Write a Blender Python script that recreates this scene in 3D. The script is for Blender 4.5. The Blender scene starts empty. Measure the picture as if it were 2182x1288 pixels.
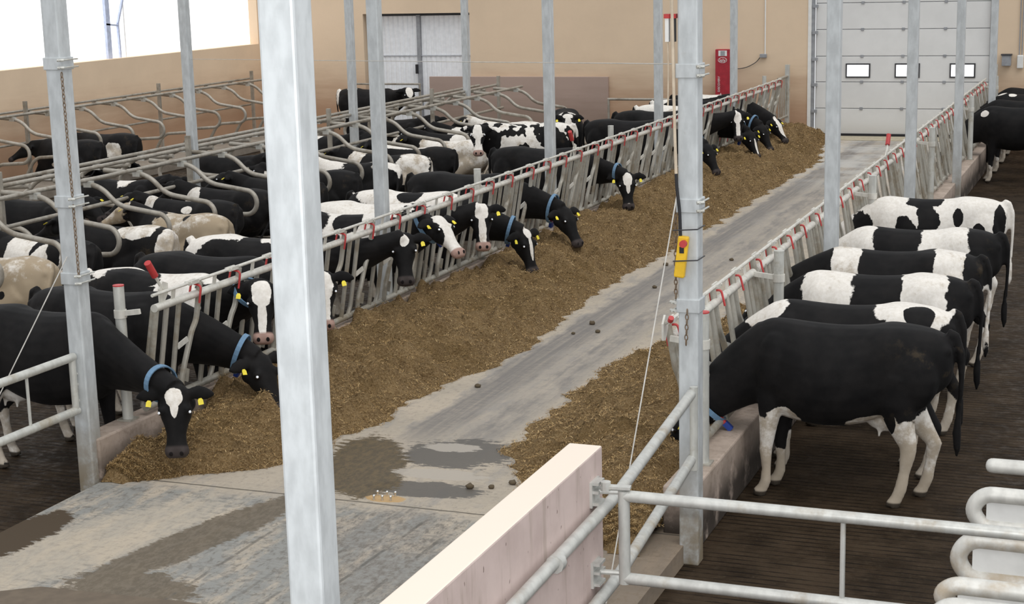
import bpy, math, random
import numpy as np
from mathutils import Vector, Matrix, noise as mnoise
PI = math.pi
SC = bpy.context.scene
COL = SC.collection
V = Vector

# ------------------------------------------------------------------ camera, world, lamps, exposure
def setup_camera():
    yaw, pitch, roll, f = 0.373630138, 0.204020737, -0.0250016631, 3462.38312
    cy, sy, cp, sp = math.cos(yaw), math.sin(yaw), math.cos(pitch), math.sin(pitch)
    fwd = V((-sy*cp, cy*cp, -sp)); rt = V((cy, sy, 0)); up = rt.cross(fwd)
    c, s = math.cos(roll), math.sin(roll)
    r2 = c*rt + s*up; u2 = -s*rt + c*up
    m = Matrix(((r2.x, u2.x, -fwd.x, 0), (r2.y, u2.y, -fwd.y, 0), (r2.z, u2.z, -fwd.z, 4.2), (0, 0, 0, 1)))
    cam = bpy.data.cameras.new('camera'); cam.sensor_width = 36; cam.lens = f/2182*36
    cam.clip_end = 200; cam.clip_start = 0.05
    o = bpy.data.objects.new('camera', cam); COL.objects.link(o); o.matrix_world = m
    SC.camera = o
setup_camera()
wd = bpy.data.worlds.new('world'); SC.world = wd; wd.use_nodes = True
bg = wd.node_tree.nodes['Background']; bg.inputs[0].default_value = (0.96, 0.98, 1.0, 1); bg.inputs[1].default_value = 0.68
def lamp(name, typ, loc, energy, **kw):
    l = bpy.data.lights.new(name, typ); l.energy = energy
    for k, v in kw.items(): setattr(l, k, v)
    o = bpy.data.objects.new(name, l); COL.objects.link(o); o.location = loc
    return o
sun = lamp('daylight_sun', 'SUN', (-10, 5, 20), 1.1, angle=math.radians(50), color=(1, .985, .96))
sun.rotation_euler = V((-0.36, 0.28, -0.89)).to_track_quat('-Z', 'Y').to_euler()
lamp('camera_flash', 'POINT', (0.0, -0.05, 4.45), 1020, shadow_soft_size=0.06)
SC.view_settings.view_transform = 'Standard'; SC.view_settings.look = 'None'
SC.view_settings.gamma = 1; SC.view_settings.use_curve_mapping = False
SC.view_settings.exposure = 0.25

# ------------------------------------------------------------------ mesh helpers
class MB:
    def __init__(s): s.v = []; s.f = []; s.mi = []; s.m = 0
    def add(s, vs, fs):
        b = len(s.v); s.v += [tuple(v) for v in vs]; s.f += [tuple(i+b for i in f) for f in fs]; s.mi += [s.m]*len(fs)
        return s
    def box(s, x0, x1, y0, y1, z0, z1):
        vs = [(x, y, z) for z in (z0, z1) for x, y in ((x0, y0), (x1, y0), (x1, y1), (x0, y1))]
        return s.add(vs, [(3, 2, 1, 0), (4, 5, 6, 7), (0, 1, 5, 4), (1, 2, 6, 5), (2, 3, 7, 6), (3, 0, 4, 7)])
    def bar(s, a, b, w, h, upv=(0, 0, 1)):
        a = V(a); b = V(b); t = (b-a).normalized(); u = t.cross(V(upv))
        if u.length < 1e-4: u = t.cross(V((1, 0, 0)))
        u.normalize(); n = u.cross(t)
        vs = [p + u*(su*w/2) + n*(sn*h/2) for p in (a, b) for su, sn in ((-1, -1), (1, -1), (1, 1), (-1, 1))]
        return s.add(vs, [(3, 2, 1, 0), (4, 5, 6, 7), (0, 1, 5, 4), (1, 2, 6, 5), (2, 3, 7, 6), (3, 0, 4, 7)])
    def tube(s, pts, r, seg=10, cap=True):
        pts = [V(p) for p in pts]; n = len(pts); rr = r if isinstance(r, (list, tuple)) else [r]*n
        T = []
        for i in range(n):
            a = pts[max(i-1, 0)]; b = pts[min(i+1, n-1)]; T.append((b-a).normalized())
        u = T[0].cross(V((0, 0, 1)))
        if u.length < 1e-3: u = V((1, 0, 0))
        u.normalize(); vs = []; fs = []
        for i in range(n):
            u = (u - T[i]*u.dot(T[i])).normalized(); w = T[i].cross(u)
            for k in range(seg):
                a = 2*PI*k/seg; vs.append(pts[i] + (u*math.cos(a) + w*math.sin(a))*rr[i])
        for i in range(n-1):
            for k in range(seg):
                k2 = (k+1) % seg
                fs.append((i*seg+k, i*seg+k2, (i+1)*seg+k2, (i+1)*seg+k))
        if cap: fs.append(tuple(range(seg))[::-1]); fs.append(tuple((n-1)*seg+k for k in range(seg)))
        return s.add(vs, fs)
    def prism(s, poly, z0, z1):
        n = len(poly)
        vs = [(x, y, z0) for x, y in poly] + [(x, y, z1) for x, y in poly]
        return s.add(vs, [tuple(range(n))[::-1], tuple(range(n, 2*n))] + [(i, (i+1) % n, n+(i+1) % n, n+i) for i in range(n)])
    def sphere(s, c, r, nu=12, nv=8, sc=(1, 1, 1)):
        c = V(c); vs = [c + V((0, 0, r*sc[2]))]; fs = []
        for j in range(1, nv):
            t = PI*j/nv
            for i in range(nu):
                p = 2*PI*i/nu
                vs.append(c + V((math.sin(t)*math.cos(p)*r*sc[0], math.sin(t)*math.sin(p)*r*sc[1], math.cos(t)*r*sc[2])))
        vs.append(c - V((0, 0, r*sc[2])))
        for i in range(nu): fs.append((0, 1+i, 1+(i+1) % nu))
        for j in range(nv-2):
            for i in range(nu):
                a = 1+j*nu; fs.append((a+i, a+nu+i, a+nu+(i+1) % nu, a+(i+1) % nu))
        L = len(vs)-1; a = 1+(nv-2)*nu
        for i in range(nu): fs.append((L, a+(i+1) % nu, a+i))
        return s.add(vs, fs)
    def loft(s, rings):
        n = len(rings[0]); vs = []; fs = []
        for r in rings: vs += r
        for i in range(len(rings)-1):
            for k in range(n):
                k2 = (k+1) % n; fs.append((i*n+k, i*n+k2, (i+1)*n+k2, (i+1)*n+k))
        fs.append(tuple(range(n))[::-1]); fs.append(tuple((len(rings)-1)*n+k for k in range(n)))
        return s.add(vs, fs)
    def build(s, name, mat, parent=None, smooth=False, bevel=0):
        me = bpy.data.meshes.new(name); me.from_pydata(s.v, [], s.f)
        mats = mat if isinstance(mat, (list, tuple)) else [mat]
        for m in mats: me.materials.append(m)
        if len(mats) > 1: me.polygons.foreach_set('material_index', s.mi)
        if smooth: me.polygons.foreach_set('use_smooth', [True]*len(me.polygons)); 
        me.update()
        if smooth:
            try: me.set_sharp_from_angle(angle=math.radians(45))
            except Exception: pass
        o = bpy.data.objects.new(name, me); COL.objects.link(o)
        if parent: o.parent = parent
        if bevel:
            b = o.modifiers.new('bevel', 'BEVEL'); b.width = bevel; b.segments = 2; b.limit_method = 'ANGLE'
        return o
def arc(pts, r, n=5):
    """round the inner corners of a polyline"""
    pts = [V(p) for p in pts]; out = [pts[0]]
    for i in range(1, len(pts)-1):
        a, b, c = pts[i-1], pts[i], pts[i+1]
        d = min(r, (a-b).length*.49, (c-b).length*.49)
        p = b+(a-b).normalized()*d; q = b+(c-b).normalized()*d
        for k in range(n+1):
            t = k/n; out.append(p*(1-t)**2 + b*2*t*(1-t) + q*t*t)
    return out + [pts[-1]]
def tag(o, label=None, cat=None, group=None, kind=None):
    if label: o['label'] = label
    if cat: o['category'] = cat
    if group: o['group'] = group
    if kind: o['kind'] = kind
    return o
def empty(name, loc, rz=0, label=None, cat=None, group=None):
    o = bpy.data.objects.new(name, None); COL.objects.link(o); o.location = loc; o.rotation_euler = (0, 0, rz)
    o.empty_display_size = .1
    return tag(o, label, cat, group)
KIDS = {}
def copy_tree(o, parent=None):
    c = o.copy(); COL.objects.link(c)
    if parent: c.parent = parent
    for ch in list(o.children): copy_tree(ch, c)
    return c
ORD = ['nearest', 'second', 'third', 'fourth', 'fifth', 'sixth', 'seventh', 'eighth', 'ninth', 'tenth', 'eleventh', 'twelfth', 'thirteenth', 'fourteenth', 'fifteenth', 'sixteenth', 'seventeenth', 'eighteenth', 'nineteenth', 'twentieth', 'twenty-first', 'twenty-second', 'twenty-third']

# ------------------------------------------------------------------ materials
class NT:
    def __init__(s, name):
        s.mat = bpy.data.materials.new(name); s.mat.use_nodes = True; s.t = s.mat.node_tree; s.n = s.t.nodes
        s.bsdf = s.n['Principled BSDF']
    def node(s, typ, **kw):
        n = s.n.new(typ)
        for k, v in kw.items(): setattr(n, k, v)
        return n
    def link(s, a, b): s.t.links.new(a, b)
    def put(s, sock, v):
        if hasattr(v, 'is_linked') or isinstance(v, bpy.types.NodeSocket): s.link(v, sock)
        else: sock.default_value = v
    def math(s, op, a, b=None, clamp=False):
        n = s.node('ShaderNodeMath', operation=op, use_clamp=clamp); s.put(n.inputs[0], a)
        if b is not None: s.put(n.inputs[1], b)
        return n.outputs[0]
    def vmath(s, op, a, b=None):
        n = s.node('ShaderNodeVectorMath', operation=op); s.put(n.inputs[0], a)
        if b is not None: s.put(n.inputs[1], b)
        return n.outputs['Value'] if op in ('LENGTH', 'DOT_PRODUCT', 'DISTANCE') else n.outputs[0]
    def coord(s, which='Object'):
        return s.node('ShaderNodeTexCoord').outputs[which]
    def pos(s): return s.node('ShaderNodeNewGeometry').outputs['Position']
    def noise(s, vec, scale, detail=4, rough=.55, dist=0, out=0):
        n = s.node('ShaderNodeTexNoise'); s.put(n.inputs['Vector'], vec); n.inputs['Scale'].default_value = scale
        n.inputs['Detail'].default_value = detail; n.inputs['Roughness'].default_value = rough; n.inputs['Distortion'].default_value = dist
        return n.outputs[out]
    def rng(s, v, a, b, c=0, d=1):
        n = s.node('ShaderNodeMapRange'); n.interpolation_type = 'SMOOTHSTEP'; s.put(n.inputs[0], v)
        for i, x in enumerate((a, b, c, d)): n.inputs[i+1].default_value = x
        return n.outputs[0]
    def mix(s, f, a, b, blend='MIX'):
        n = s.node('ShaderNodeMix', data_type='RGBA', blend_type=blend); s.put(n.inputs[0], f)
        for i, x in ((6, a), (7, b)):
            if isinstance(x, tuple): n.inputs[i].default_value = x if len(x) == 4 else (*x, 1)
            else: s.link(x, n.inputs[i])
        return n.outputs[2]
    def scale(s, vec, sc):
        return s.vmath('MULTIPLY', vec, sc)
    def color(s, c): s.put(s.bsdf.inputs['Base Color'], (*c, 1) if isinstance(c, tuple) and len(c) == 3 else c); return s
    def rough(s, r): s.put(s.bsdf.inputs['Roughness'], r); return s
    def metal(s, r): s.put(s.bsdf.inputs['Metallic'], r); return s
    def spec(s, r): s.put(s.bsdf.inputs['Specular IOR Level'], r); return s
    def bump(s, h, strength=.3, dist=.02):
        b = s.node('ShaderNodeBump'); b.inputs['Strength'].default_value = strength; b.inputs['Distance'].default_value = dist
        s.link(h, b.inputs['Height']); s.link(b.outputs[0], s.bsdf.inputs['Normal']); return s
def sep(m, vec):
    n = m.node('ShaderNodeSeparateXYZ'); m.link(vec, n.inputs[0]); return n.outputs

def plain(name, c, rough=.6, metal=0.0, var=.12, sc=9):
    m = NT(name); n = m.noise(m.coord(), sc, 3)
    m.color(m.mix(m.rng(n, .3, .7), tuple(x*(1-var) for x in c), tuple(min(1, x*(1+var)) for x in c))).rough(rough).metal(metal)
    return m.mat
def galv(name, c=(.52, .56, .58), dirt=(.30, .26, .19), amt=.55, metal=.35, rough=.48, zdirt=None):
    m = NT(name); p = m.pos()
    n1 = m.noise(m.scale(p, (1, 1, .35)), 16, 3); n2 = m.noise(p, 3.2, 5, .65); v = m.node('ShaderNodeTexVoronoi'); v.inputs['Scale'].default_value = 45; m.link(p, v.inputs['Vector'])
    base = m.mix(m.rng(n1, .3, .7), tuple(x*.86 for x in c), tuple(min(1, x*1.08) for x in c))
    base = m.mix(m.math('MULTIPLY', v.outputs['Color'], .05), base, (.9, .93, .95))
    d = m.rng(n2, amt, amt+.22)
    if zdirt:
        z = sep(m, p)[2]; zz = m.rng(z, zdirt, -.1); d = m.math('MAXIMUM', d, m.math('MULTIPLY', zz, m.rng(n2, .3, .62)))
    m.color(m.mix(d, base, dirt)).rough(rough).metal(m.math('MULTIPLY', m.math('SUBTRACT', 1.0, d), metal))
    m.bump(n1, .06, .01)
    return m.mat
M = {}
M['column'] = galv('galvanized_column', (.54, .565, .575), (.21, .17, .115), .70, .2, .55, zdirt=1.0)
M['pipe'] = galv('galvanized_pipe', (.56, .56, .52), (.33, .29, .22), .52, .3, .45)
M['rail'] = galv('galvanized_rail', (.66, .64, .58), (.36, .31, .22), .6, .25, .45)
M['bar'] = galv('galvanized_bar', (.40, .38, .33), (.25, .215, .16), .44, .3, .5)
M['stall'] = galv('dusty_pipe', (.36, .33, .28), (.21, .18, .14), .47, .25, .5)
M['gate'] = galv('gate_pipe', (.54, .54, .51), (.34, .29, .22), .52, .3, .45)
M['loop'] = galv('loop_pipe', (.62, .61, .57), (.42, .35, .26), .47, .15, .5)
M['red'] = plain('red_plastic', (.50, .045, .045), .45)
M['redpaint'] = plain('red_paint', (.40, .02, .035), .4)
M['darkred'] = plain('dark_red', (.30, .03, .03), .5)
M['yellow'] = plain('yellow_plastic', (.85, .52, .02), .4)
M['tagyel'] = plain('yellow_tag', (.80, .66, .04), .5)
M['black'] = plain('black_rubber', (.015, .015, .018), .5)
M['blue'] = plain('blue_strap', (.13, .235, .36), .7)
M['tagblue'] = plain('blue_block', (.012, .045, .26), .45)
M['white'] = plain('white_paint', (.80, .80, .78), .5, var=.04)
M['rope'] = plain('beige_rope', (.60, .50, .38), .8)
M['wire'] = plain('thin_wire', (.56, .54, .50), .5, .1)
M['rust'] = plain('rusty_chain', (.22, .16, .11), .6, .4)
M['dark'] = plain('dark_metal', (.06, .06, .065), .5, .3)
M['greybox'] = plain('grey_box', (.30, .31, .33), .5)
M['stone'] = plain('feed_pellet', (.10, .075, .045), .9)
M['glarewhite'] = plain('overexposed_white', (.72, .72, .70), .45, var=.05)  # colour imitating the overexposed interiors of the right-edge loops

def wall_mat(name, c, dirt, z0, z1):
    m = NT(name); p = m.pos(); x, y, z = sep(m, p)
    n = m.noise(p, .8, 5, .6); n2 = m.noise(p, 14, 4); n3 = m.noise(m.scale(p, (.35, .35, 2.2)), 2.2, 4, .6)
    base = m.mix(m.rng(n, .3, .7), c, tuple(v*.93 for v in c))
    base = m.mix(m.math('MULTIPLY', n2, .12), base, tuple(v*.75 for v in c))
    d = m.math('MULTIPLY', m.rng(m.math('ADD', z, m.math('MULTIPLY', m.math('SUBTRACT', n3, .5), 1.1)), z1, z0), .95)
    m.color(m.mix(d, base, dirt)).rough(.9).bump(n2, .12, .01)
    return m.mat
M['tan'] = wall_mat('tan_render', (.78, .61, .44), (.44, .27, .17), .3, 1.95)
M['pinkboard'] = wall_mat('pink_panel', (.44, .33, .28), (.30, .215, .17), .1, 1.3)
def pinkwall():
    m = NT('pink_concrete'); p = m.pos(); z = sep(m, p)[2]
    n = m.noise(p, 3, 5, .6); sp = m.noise(m.scale(p, (1, 1, .55)), 30, 2, .5)
    c = m.mix(m.rng(n, .3, .72), (.60, .485, .45), (.50, .395, .365))
    c = m.mix(m.rng(sp, .70, .76), c, (.16, .11, .09))
    st = m.noise(m.scale(p, (5, 5, .6)), 2.0, 4, .6)
    c = m.mix(m.math('MULTIPLY', m.rng(st, .52, .75), .55), c, (.30, .24, .19))
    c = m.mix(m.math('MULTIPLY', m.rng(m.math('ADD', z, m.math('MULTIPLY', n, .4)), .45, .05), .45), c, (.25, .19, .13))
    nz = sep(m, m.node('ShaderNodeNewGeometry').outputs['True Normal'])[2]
    c = m.mix(m.rng(nz, .6, .9), c, (.80, .70, .60))  # upward faces painted lighter, flash overexposure put into the colour
    m.color(c).rough(.85).bump(n, .15, .02); return m.mat
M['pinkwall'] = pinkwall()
def kerbmat():
    m = NT('kerb_concrete'); p = m.pos(); x, y, z = sep(m, p)
    n = m.noise(p, 4, 5, .65); n2 = m.noise(p, 18, 3)
    c = m.mix(m.rng(n, .3, .7), (.46, .37, .31), (.33, .265, .215))
    c = m.mix(m.math('MULTIPLY', m.rng(n2, .5, .7), .4), c, (.20, .15, .11))
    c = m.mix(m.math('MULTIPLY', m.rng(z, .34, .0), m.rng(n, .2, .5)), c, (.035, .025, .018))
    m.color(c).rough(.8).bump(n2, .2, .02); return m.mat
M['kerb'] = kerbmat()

def lane_mat():
    m = NT('lane_concrete'); p = m.pos(); x, y, z = sep(m, p)
    st = m.scale(p, (1.0, .28, 1)); n1 = m.noise(p, 1.1, 6, .62); n2 = m.noise(st, 4.2, 6, .68); n3 = m.noise(p, 26, 3); n4 = m.noise(p, 3.4, 6, .7); n5 = m.noise(m.scale(p, (1.0, 3.2, 1)), 6.5, 5, .72); n6 = m.noise(m.scale(p, (1.25, .6, 1)), 15, 6, .78)
    c = m.mix(m.rng(n1, .3, .7), (.45, .385, .305), (.36, .315, .255))
    c = m.mix(m.math('MULTIPLY', m.rng(n3, .45, .75), .25), c, (.52, .46, .38))
    # long grey tyre and scraper streaks along the lane
    c = m.mix(m.math('MULTIPLY', m.rng(n2, .50, .66), .55), c, (.255, .245, .235))
    # near bay: bluish worn grey with brown edges
    near = m.rng(m.math('ADD', y, m.math('MULTIPLY', n4, .6)), 11.5, 11.2)
    c = m.mix(m.math('MULTIPLY', near, m.rng(n2, .36, .56)), c, (.25, .25, .235))
    c = m.mix(m.math('MULTIPLY', near, m.math('MULTIPLY', m.rng(n5, .50, .62), .55)), c, (.165, .155, .14))
    c = m.mix(m.math('MULTIPLY', m.rng(n5, .53, .66), .35), c, (.22, .205, .185))
    c = m.mix(m.math('MULTIPLY', m.rng(n6, .53, .62), .30), c, (.16, .145, .125))
    def blob(cx, cy, rx, ry, rot, k=.75, lo=1.05, hi=.93):
        d = m.vmath('SUBTRACT', p, (cx, cy, 0))
        r = m.node('ShaderNodeVectorRotate', rotation_type='Z_AXIS'); m.link(d, r.inputs[0]); r.inputs['Angle'].default_value = -rot
        q = m.scale(r.outputs[0], (1/rx, 1/ry, 0)); L = m.vmath('LENGTH', q)
        w = m.math('ADD', L, m.math('MULTIPLY', m.math('SUBTRACT', m.math('ADD', m.math('MULTIPLY', n4, .4), m.math('MULTIPLY', n5, .6)), .5), k*3.2))
        return m.rng(w, lo, hi)
    n7 = m.math('ADD', m.math('MULTIPLY', m.noise(m.scale(p, (7, .22, 1)), 2.5, 5, .7), .7), m.math('MULTIPLY', n5, .3))
    def band(x0, x1, k, y0=13.0):
        xx = m.math('ADD', x, m.math('MULTIPLY', m.math('SUBTRACT', m.math('ADD', m.math('MULTIPLY', n2, .55), m.math('MULTIPLY', n1, .45)), .5), .7))
        q = m.math('MULTIPLY', m.rng(xx, x0-.05, x0+.05), m.rng(xx, x1+.10, x1-.10))
        return m.math('MULTIPLY', m.math('MULTIPLY', m.math('MULTIPLY', q, m.rng(n7, .30, .62, .35, 1)), m.rng(y, y0-.5, y0+.6)), k)
    c = m.mix(band(-6.25, -5.25, .62), c, (.255, .24, .225))
    c = m.mix(band(-6.2, -5.82, .80), c, (.155, .145, .138))
    c = m.mix(m.math('MULTIPLY', band(-5.6, -5.3, .7), m.rng(n2, .4, .6)), c, (.17, .158, .148))
    light = m.math('MAXIMUM', blob(-7.25, 9.7, .50, 1.35, -.30, .5, 1.2, .7), blob(-6.75, 8.95, .2, .5, -.3, .6))
    c = m.mix(m.math('MULTIPLY', light, m.rng(n6, .35, .62, .75, .45)), c, (.46, .395, .31))
    wet = blob(-6.12, 12.08, .36, .92, .41, .55)
    wet2 = m.math('MAXIMUM', blob(-5.48, 12.62, .55, .42, .3, .8), blob(-5.35, 11.62, .50, .20, .05, .6))
    pale = m.math('MAXIMUM', blob(-5.62, 12.78, .25, .13, .1, .7), blob(-5.42, 12.02, .42, .14, .05, .8))
    brown = m.math('MAXIMUM', blob(-6.55, 10.0, .24, 1.30, -.24, .55), blob(-6.45, 9.0, .50, .32, 0, .8))
    edge = blob(-7.95, 9.55, .26, .75, -.08, .5)
    bt = m.math('MULTIPLY', blob(-5.1, 10.2, .5, 1.0, .3, .8), m.rng(n6, .36, .60))
    c = m.mix(m.math('MULTIPLY', brown, .92), c, m.mix(m.rng(n6, .42, .62), (.105, .084, .058), (.16, .13, .095)))
    c = m.mix(m.math('MULTIPLY', bt, .75), c, (.19, .172, .152))
    c = m.mix(m.math('MULTIPLY', m.math('MULTIPLY', near, m.math('SUBTRACT', 1.0, m.math('MAXIMUM', m.math('MULTIPLY', brown, .8), m.math('MULTIPLY', light, .88)))), m.math('MULTIPLY', m.rng(n6, .51, .60), .5)), c, (.12, .11, .095))
    c = m.mix(edge, c, (.065, .046, .028))
    c = m.mix(m.math('MULTIPLY', m.rng(m.math('ADD', x, m.math('MULTIPLY', m.math('SUBTRACT', n4, .5), .5)), -3.75, -3.4), .8), c, (.20, .15, .105))
    c = m.mix(m.math('MULTIPLY', wet2, .9), c, (.088, .080, .070))
    c = m.mix(m.math('MULTIPLY', wet, .95), c, m.mix(m.rng(n6, .4, .62), (.060, .044, .022), (.115, .080, .036)))
    c = m.mix(m.math('MULTIPLY', pale, .85), c, (.40, .36, .31))
    c = m.mix(m.math('MULTIPLY', blob(-5.58, 11.31, .17, .09, 0, .4), .8), c, (.46, .29, .12))
    # thin dark tyre lines and the expansion joint
    yy = m.math('MULTIPLY', y, 1.0)
    for xx, slope, a in ((-5.05, .04, .7), (-5.35, .05, .45), (-6.05, .02, .6), (-4.75, .03, .6), (-5.6, .03, .4)):
        dx = m.math('ABSOLUTE', m.math('SUBTRACT', m.math('ADD', x, m.math('MULTIPLY', n1, .06)), m.math('ADD', m.math('MULTIPLY', m.math('SUBTRACT', y, 10.), slope), xx)))
        ln = m.math('MULTIPLY', m.rng(dx, .022, .008), m.rng(n4, .42, .56))
        c = m.mix(m.math('MULTIPLY', ln, m.math('MULTIPLY', a, m.rng(y, 11.1, 10.9))), c, (.09, .085, .075))
    dj = m.math('ABSOLUTE', m.math('SUBTRACT', m.math('ADD', y, m.math('MULTIPLY', n4, .03)), 11.19))
    c = m.mix(m.math('MULTIPLY', m.rng(dj, .018, .006), .85), c, (.085, .075, .06))
    spk = m.noise(p, 11, 4, .7)
    c = m.mix(m.math('MULTIPLY', m.rng(spk, .68, .74), .7), c, (.15, .12, .09))
    # pale strip near the far door
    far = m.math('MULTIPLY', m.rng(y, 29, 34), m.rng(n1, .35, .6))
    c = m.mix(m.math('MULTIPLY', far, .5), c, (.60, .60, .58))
    m.color(c)
    wets = m.math('MAXIMUM', m.math('MAXIMUM', wet, wet2), m.math('MULTIPLY', brown, .5))
    m.rough(m.math('SUBTRACT', .85, m.math('MULTIPLY', wets, .33))).spec(.3)
    m.bump(n4, .10, .01)
    return m.mat
M['lane'] = lane_mat()
def alley_mat():
    m = NT('grooved_wet_alley'); p = m.pos(); x, y, z = sep(m, p)
    n1 = m.noise(p, 2.2, 6, .66); n2 = m.noise(m.scale(p, (1, 1.3, 1)), 9, 6, .72); n3 = m.noise(p, 34, 3, .65)
    fr = m.math('FRACT', m.math('MULTIPLY', m.math('ADD', y, m.math('MULTIPLY', n1, .03)), 1/.085))
    g = m.rng(m.math('ABSOLUTE', m.math('SUBTRACT', fr, .5)), .34, .44)
    c = m.mix(m.rng(n1, .32, .68), (.020, .013, .0075), (.050, .034, .021))
    c = m.mix(m.math('MULTIPLY', m.rng(n2, .52, .72), .55), c, (.062, .046, .03))
    c = m.mix(m.math('MULTIPLY', m.rng(n3, .62, .72), .4), c, (.09, .072, .05))
    g = m.math('MULTIPLY', g, m.rng(m.noise(m.scale(p, (.8, 2, 1)), 3.2, 4, .7), .36, .62, .15, 1))
    c = m.mix(m.math('MULTIPLY', g, .85), c, (.006, .004, .003))
    m.color(c).rough(m.rng(n2, .32, .62, .34, .8)).spec(.09)
    h = m.math('ADD', m.math('MULTIPLY', g, -1.0), m.math('MULTIPLY', n2, .7))
    m.bump(h, .55, .015); return m.mat
M['alley'] = alley_mat()
def bed_mat():
    m = NT('stall_mat'); p = m.pos(); n = m.noise(p, 3, 5, .65); n2 = m.noise(p, 25, 3)
    c = m.mix(m.rng(n, .3, .7), (.26, .225, .185), (.17, .14, .11)); c = m.mix(m.math('MULTIPLY', n2, .3), c, (.34, .30, .25))
    m.color(c).rough(.9).bump(n2, .2, .01); return m.mat
M['bed'] = bed_mat()
def hay_mat():
    m = NT('chopped_feed'); p = m.pos(); n = m.noise(p, 5, 6, .7); n2 = m.noise(p, 55, 4, .7); n3 = m.noise(p, 1.2, 3)
    c = m.mix(m.rng(n, .3, .7), (.180, .110, .047), (.350, .230, .105))
    c = m.mix(m.rng(n2, .42, .7), c, (.46, .325, .17)); c = m.mix(m.rng(n2, .42, .28), c, (.075, .043, .016))
    c = m.mix(m.math('MULTIPLY', m.rng(n3, .5, .7), .45), c, (.20, .125, .045))
    m.color(c).rough(.95).spec(.2).bump(m.math('ADD', n, n2), 1.0, .05); return m.mat
M['hay'] = hay_mat()
def straw_mat():
    m = NT('straw_bits'); a = m.node('ShaderNodeAttribute'); a.attribute_name = 'rnd'
    f = a.outputs['Fac']
    c = m.mix(m.rng(f, .0, .7), (.14, .082, .030), (.38, .25, .11)); c = m.mix(m.rng(f, .8, 1.0), c, (.60, .44, .23))
    m.color(c).rough(.85).spec(.25); return m.mat
M['straw'] = straw_mat()
def emit(name, c, s):
    m = NT(name); m.color((.8, .8, .8)); m.bsdf.inputs['Emission Color'].default_value = (*c, 1); m.bsdf.inputs['Emission Strength'].default_value = s
    return m.mat
M['daypane'] = emit('daylit_pane', (.97, .985, 1), 1.0)
M['doorpane'] = emit('daylit_door_pane', (.93, .95, 1), 1.25)
def doorpanel():
    m = NT('sectional_door_panel'); p = m.pos(); z = sep(m, p)[2]; n = m.noise(p, 2, 4); n2 = m.noise(m.scale(p, (3, 1, 14)), 4, 3)
    c = m.mix(m.rng(n, .3, .7), (.78, .78, .77), (.72, .72, .71)); c = m.mix(m.math('MULTIPLY', n2, .15), c, (.8, .8, .79))
    c = m.mix(m.math('MULTIPLY', m.rng(m.math('ADD', z, m.math('MULTIPLY', n, .6)), .75, .25), .35), c, (.42, .38, .32))
    m.color(c).rough(.5); return m.mat
M['doorpanel'] = doorpanel()
M['corrug'] = plain('corrugated_sheet', (.88, .90, .93), .5, 0, .04)

# ------------------------------------------------------------------ the setting
AZ = -.15
def struct(mb, name, mat, parent=None, **k):
    o = mb.build(name, mat, parent, **k)
    if not parent: o['kind'] = 'structure'
    return o
struct(MB().box(-8.1, -3.0, 2, 39.2, -.4, 0), 'floor', M['lane'])
struct(MB().box(-22.5, -8.1, 2, 39.2, -.4, AZ), 'floor_left', M['alley'])
struct(MB().box(-3.0, 6, 2, 39.2, -.4, AZ), 'floor_right', M['alley'])
struct(MB().box(-16.35, -12.35, 12, 38, AZ, .05), 'floor_stall_bed', M['bed'], bevel=.02)
struct(MB().box(-22.5, -20.4, 12, 39.2, AZ, .05), 'floor_wall_bed', M['bed'], bevel=.02)
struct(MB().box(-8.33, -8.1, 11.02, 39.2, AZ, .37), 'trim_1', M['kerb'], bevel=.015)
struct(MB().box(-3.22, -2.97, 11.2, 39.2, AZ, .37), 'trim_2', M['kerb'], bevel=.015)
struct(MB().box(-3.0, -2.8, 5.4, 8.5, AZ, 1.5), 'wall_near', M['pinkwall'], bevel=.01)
WY = 39.2
b = MB()
for x0, x1, z0, z1 in ((-22.9, -19.4, -.4, 4.9), (-19.4, -16.35, 3.05, 4.9), (-16.35, -7.52, -.4, 4.9), (-7.52, -3.32, 3.75, 4.9), (-3.32, 6.2, -.4, 4.9)):
    b.box(x0, x1, WY, WY+.4, z0, z1)
struct(b, 'wall_back', M['tan'])
b = MB()
b.box(-22.9, -22.5, 2, WY, -.4, 2.3).box(-22.9, -22.5, 2, WY, 4.4, 4.9).box(-22.9, -22.5, WY-.14, WY, 2.3, 4.4)
struct(b, 'wall_left', M['tan'])
w = struct(MB().box(-22.80, -22.76, 2, WY-.14, 2.3, 4.4), 'window_1', M['daypane'])
b = MB()
for i in range(9): b.box(-22.76, -22.745, 15+i*2.6, 15.03+i*2.6, 2.3, 4.4)
b.build('glazing_bar', M['white'], w)
b = MB()
for y in (32.4, 26.0):
    b.box(-22.75, -22.68, y, y+.16, 2.3, 4.4).bar((-22.7, y+.5, 2.3), (-22.7, y+.48, 3.1), .05, .05, (1, 0, 0)).bar((-22.7, y+.48, 3.1), (-22.7, y+1.0, 4.2), .05, .05, (1, 0, 0)).bar((-22.7, y, 3.1), (-22.7, y+.5, 3.05), .04, .04, (1, 0, 0))
b.build('window_brace', plain('bluish_brace', (.55, .62, .80), .5), w)

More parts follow.
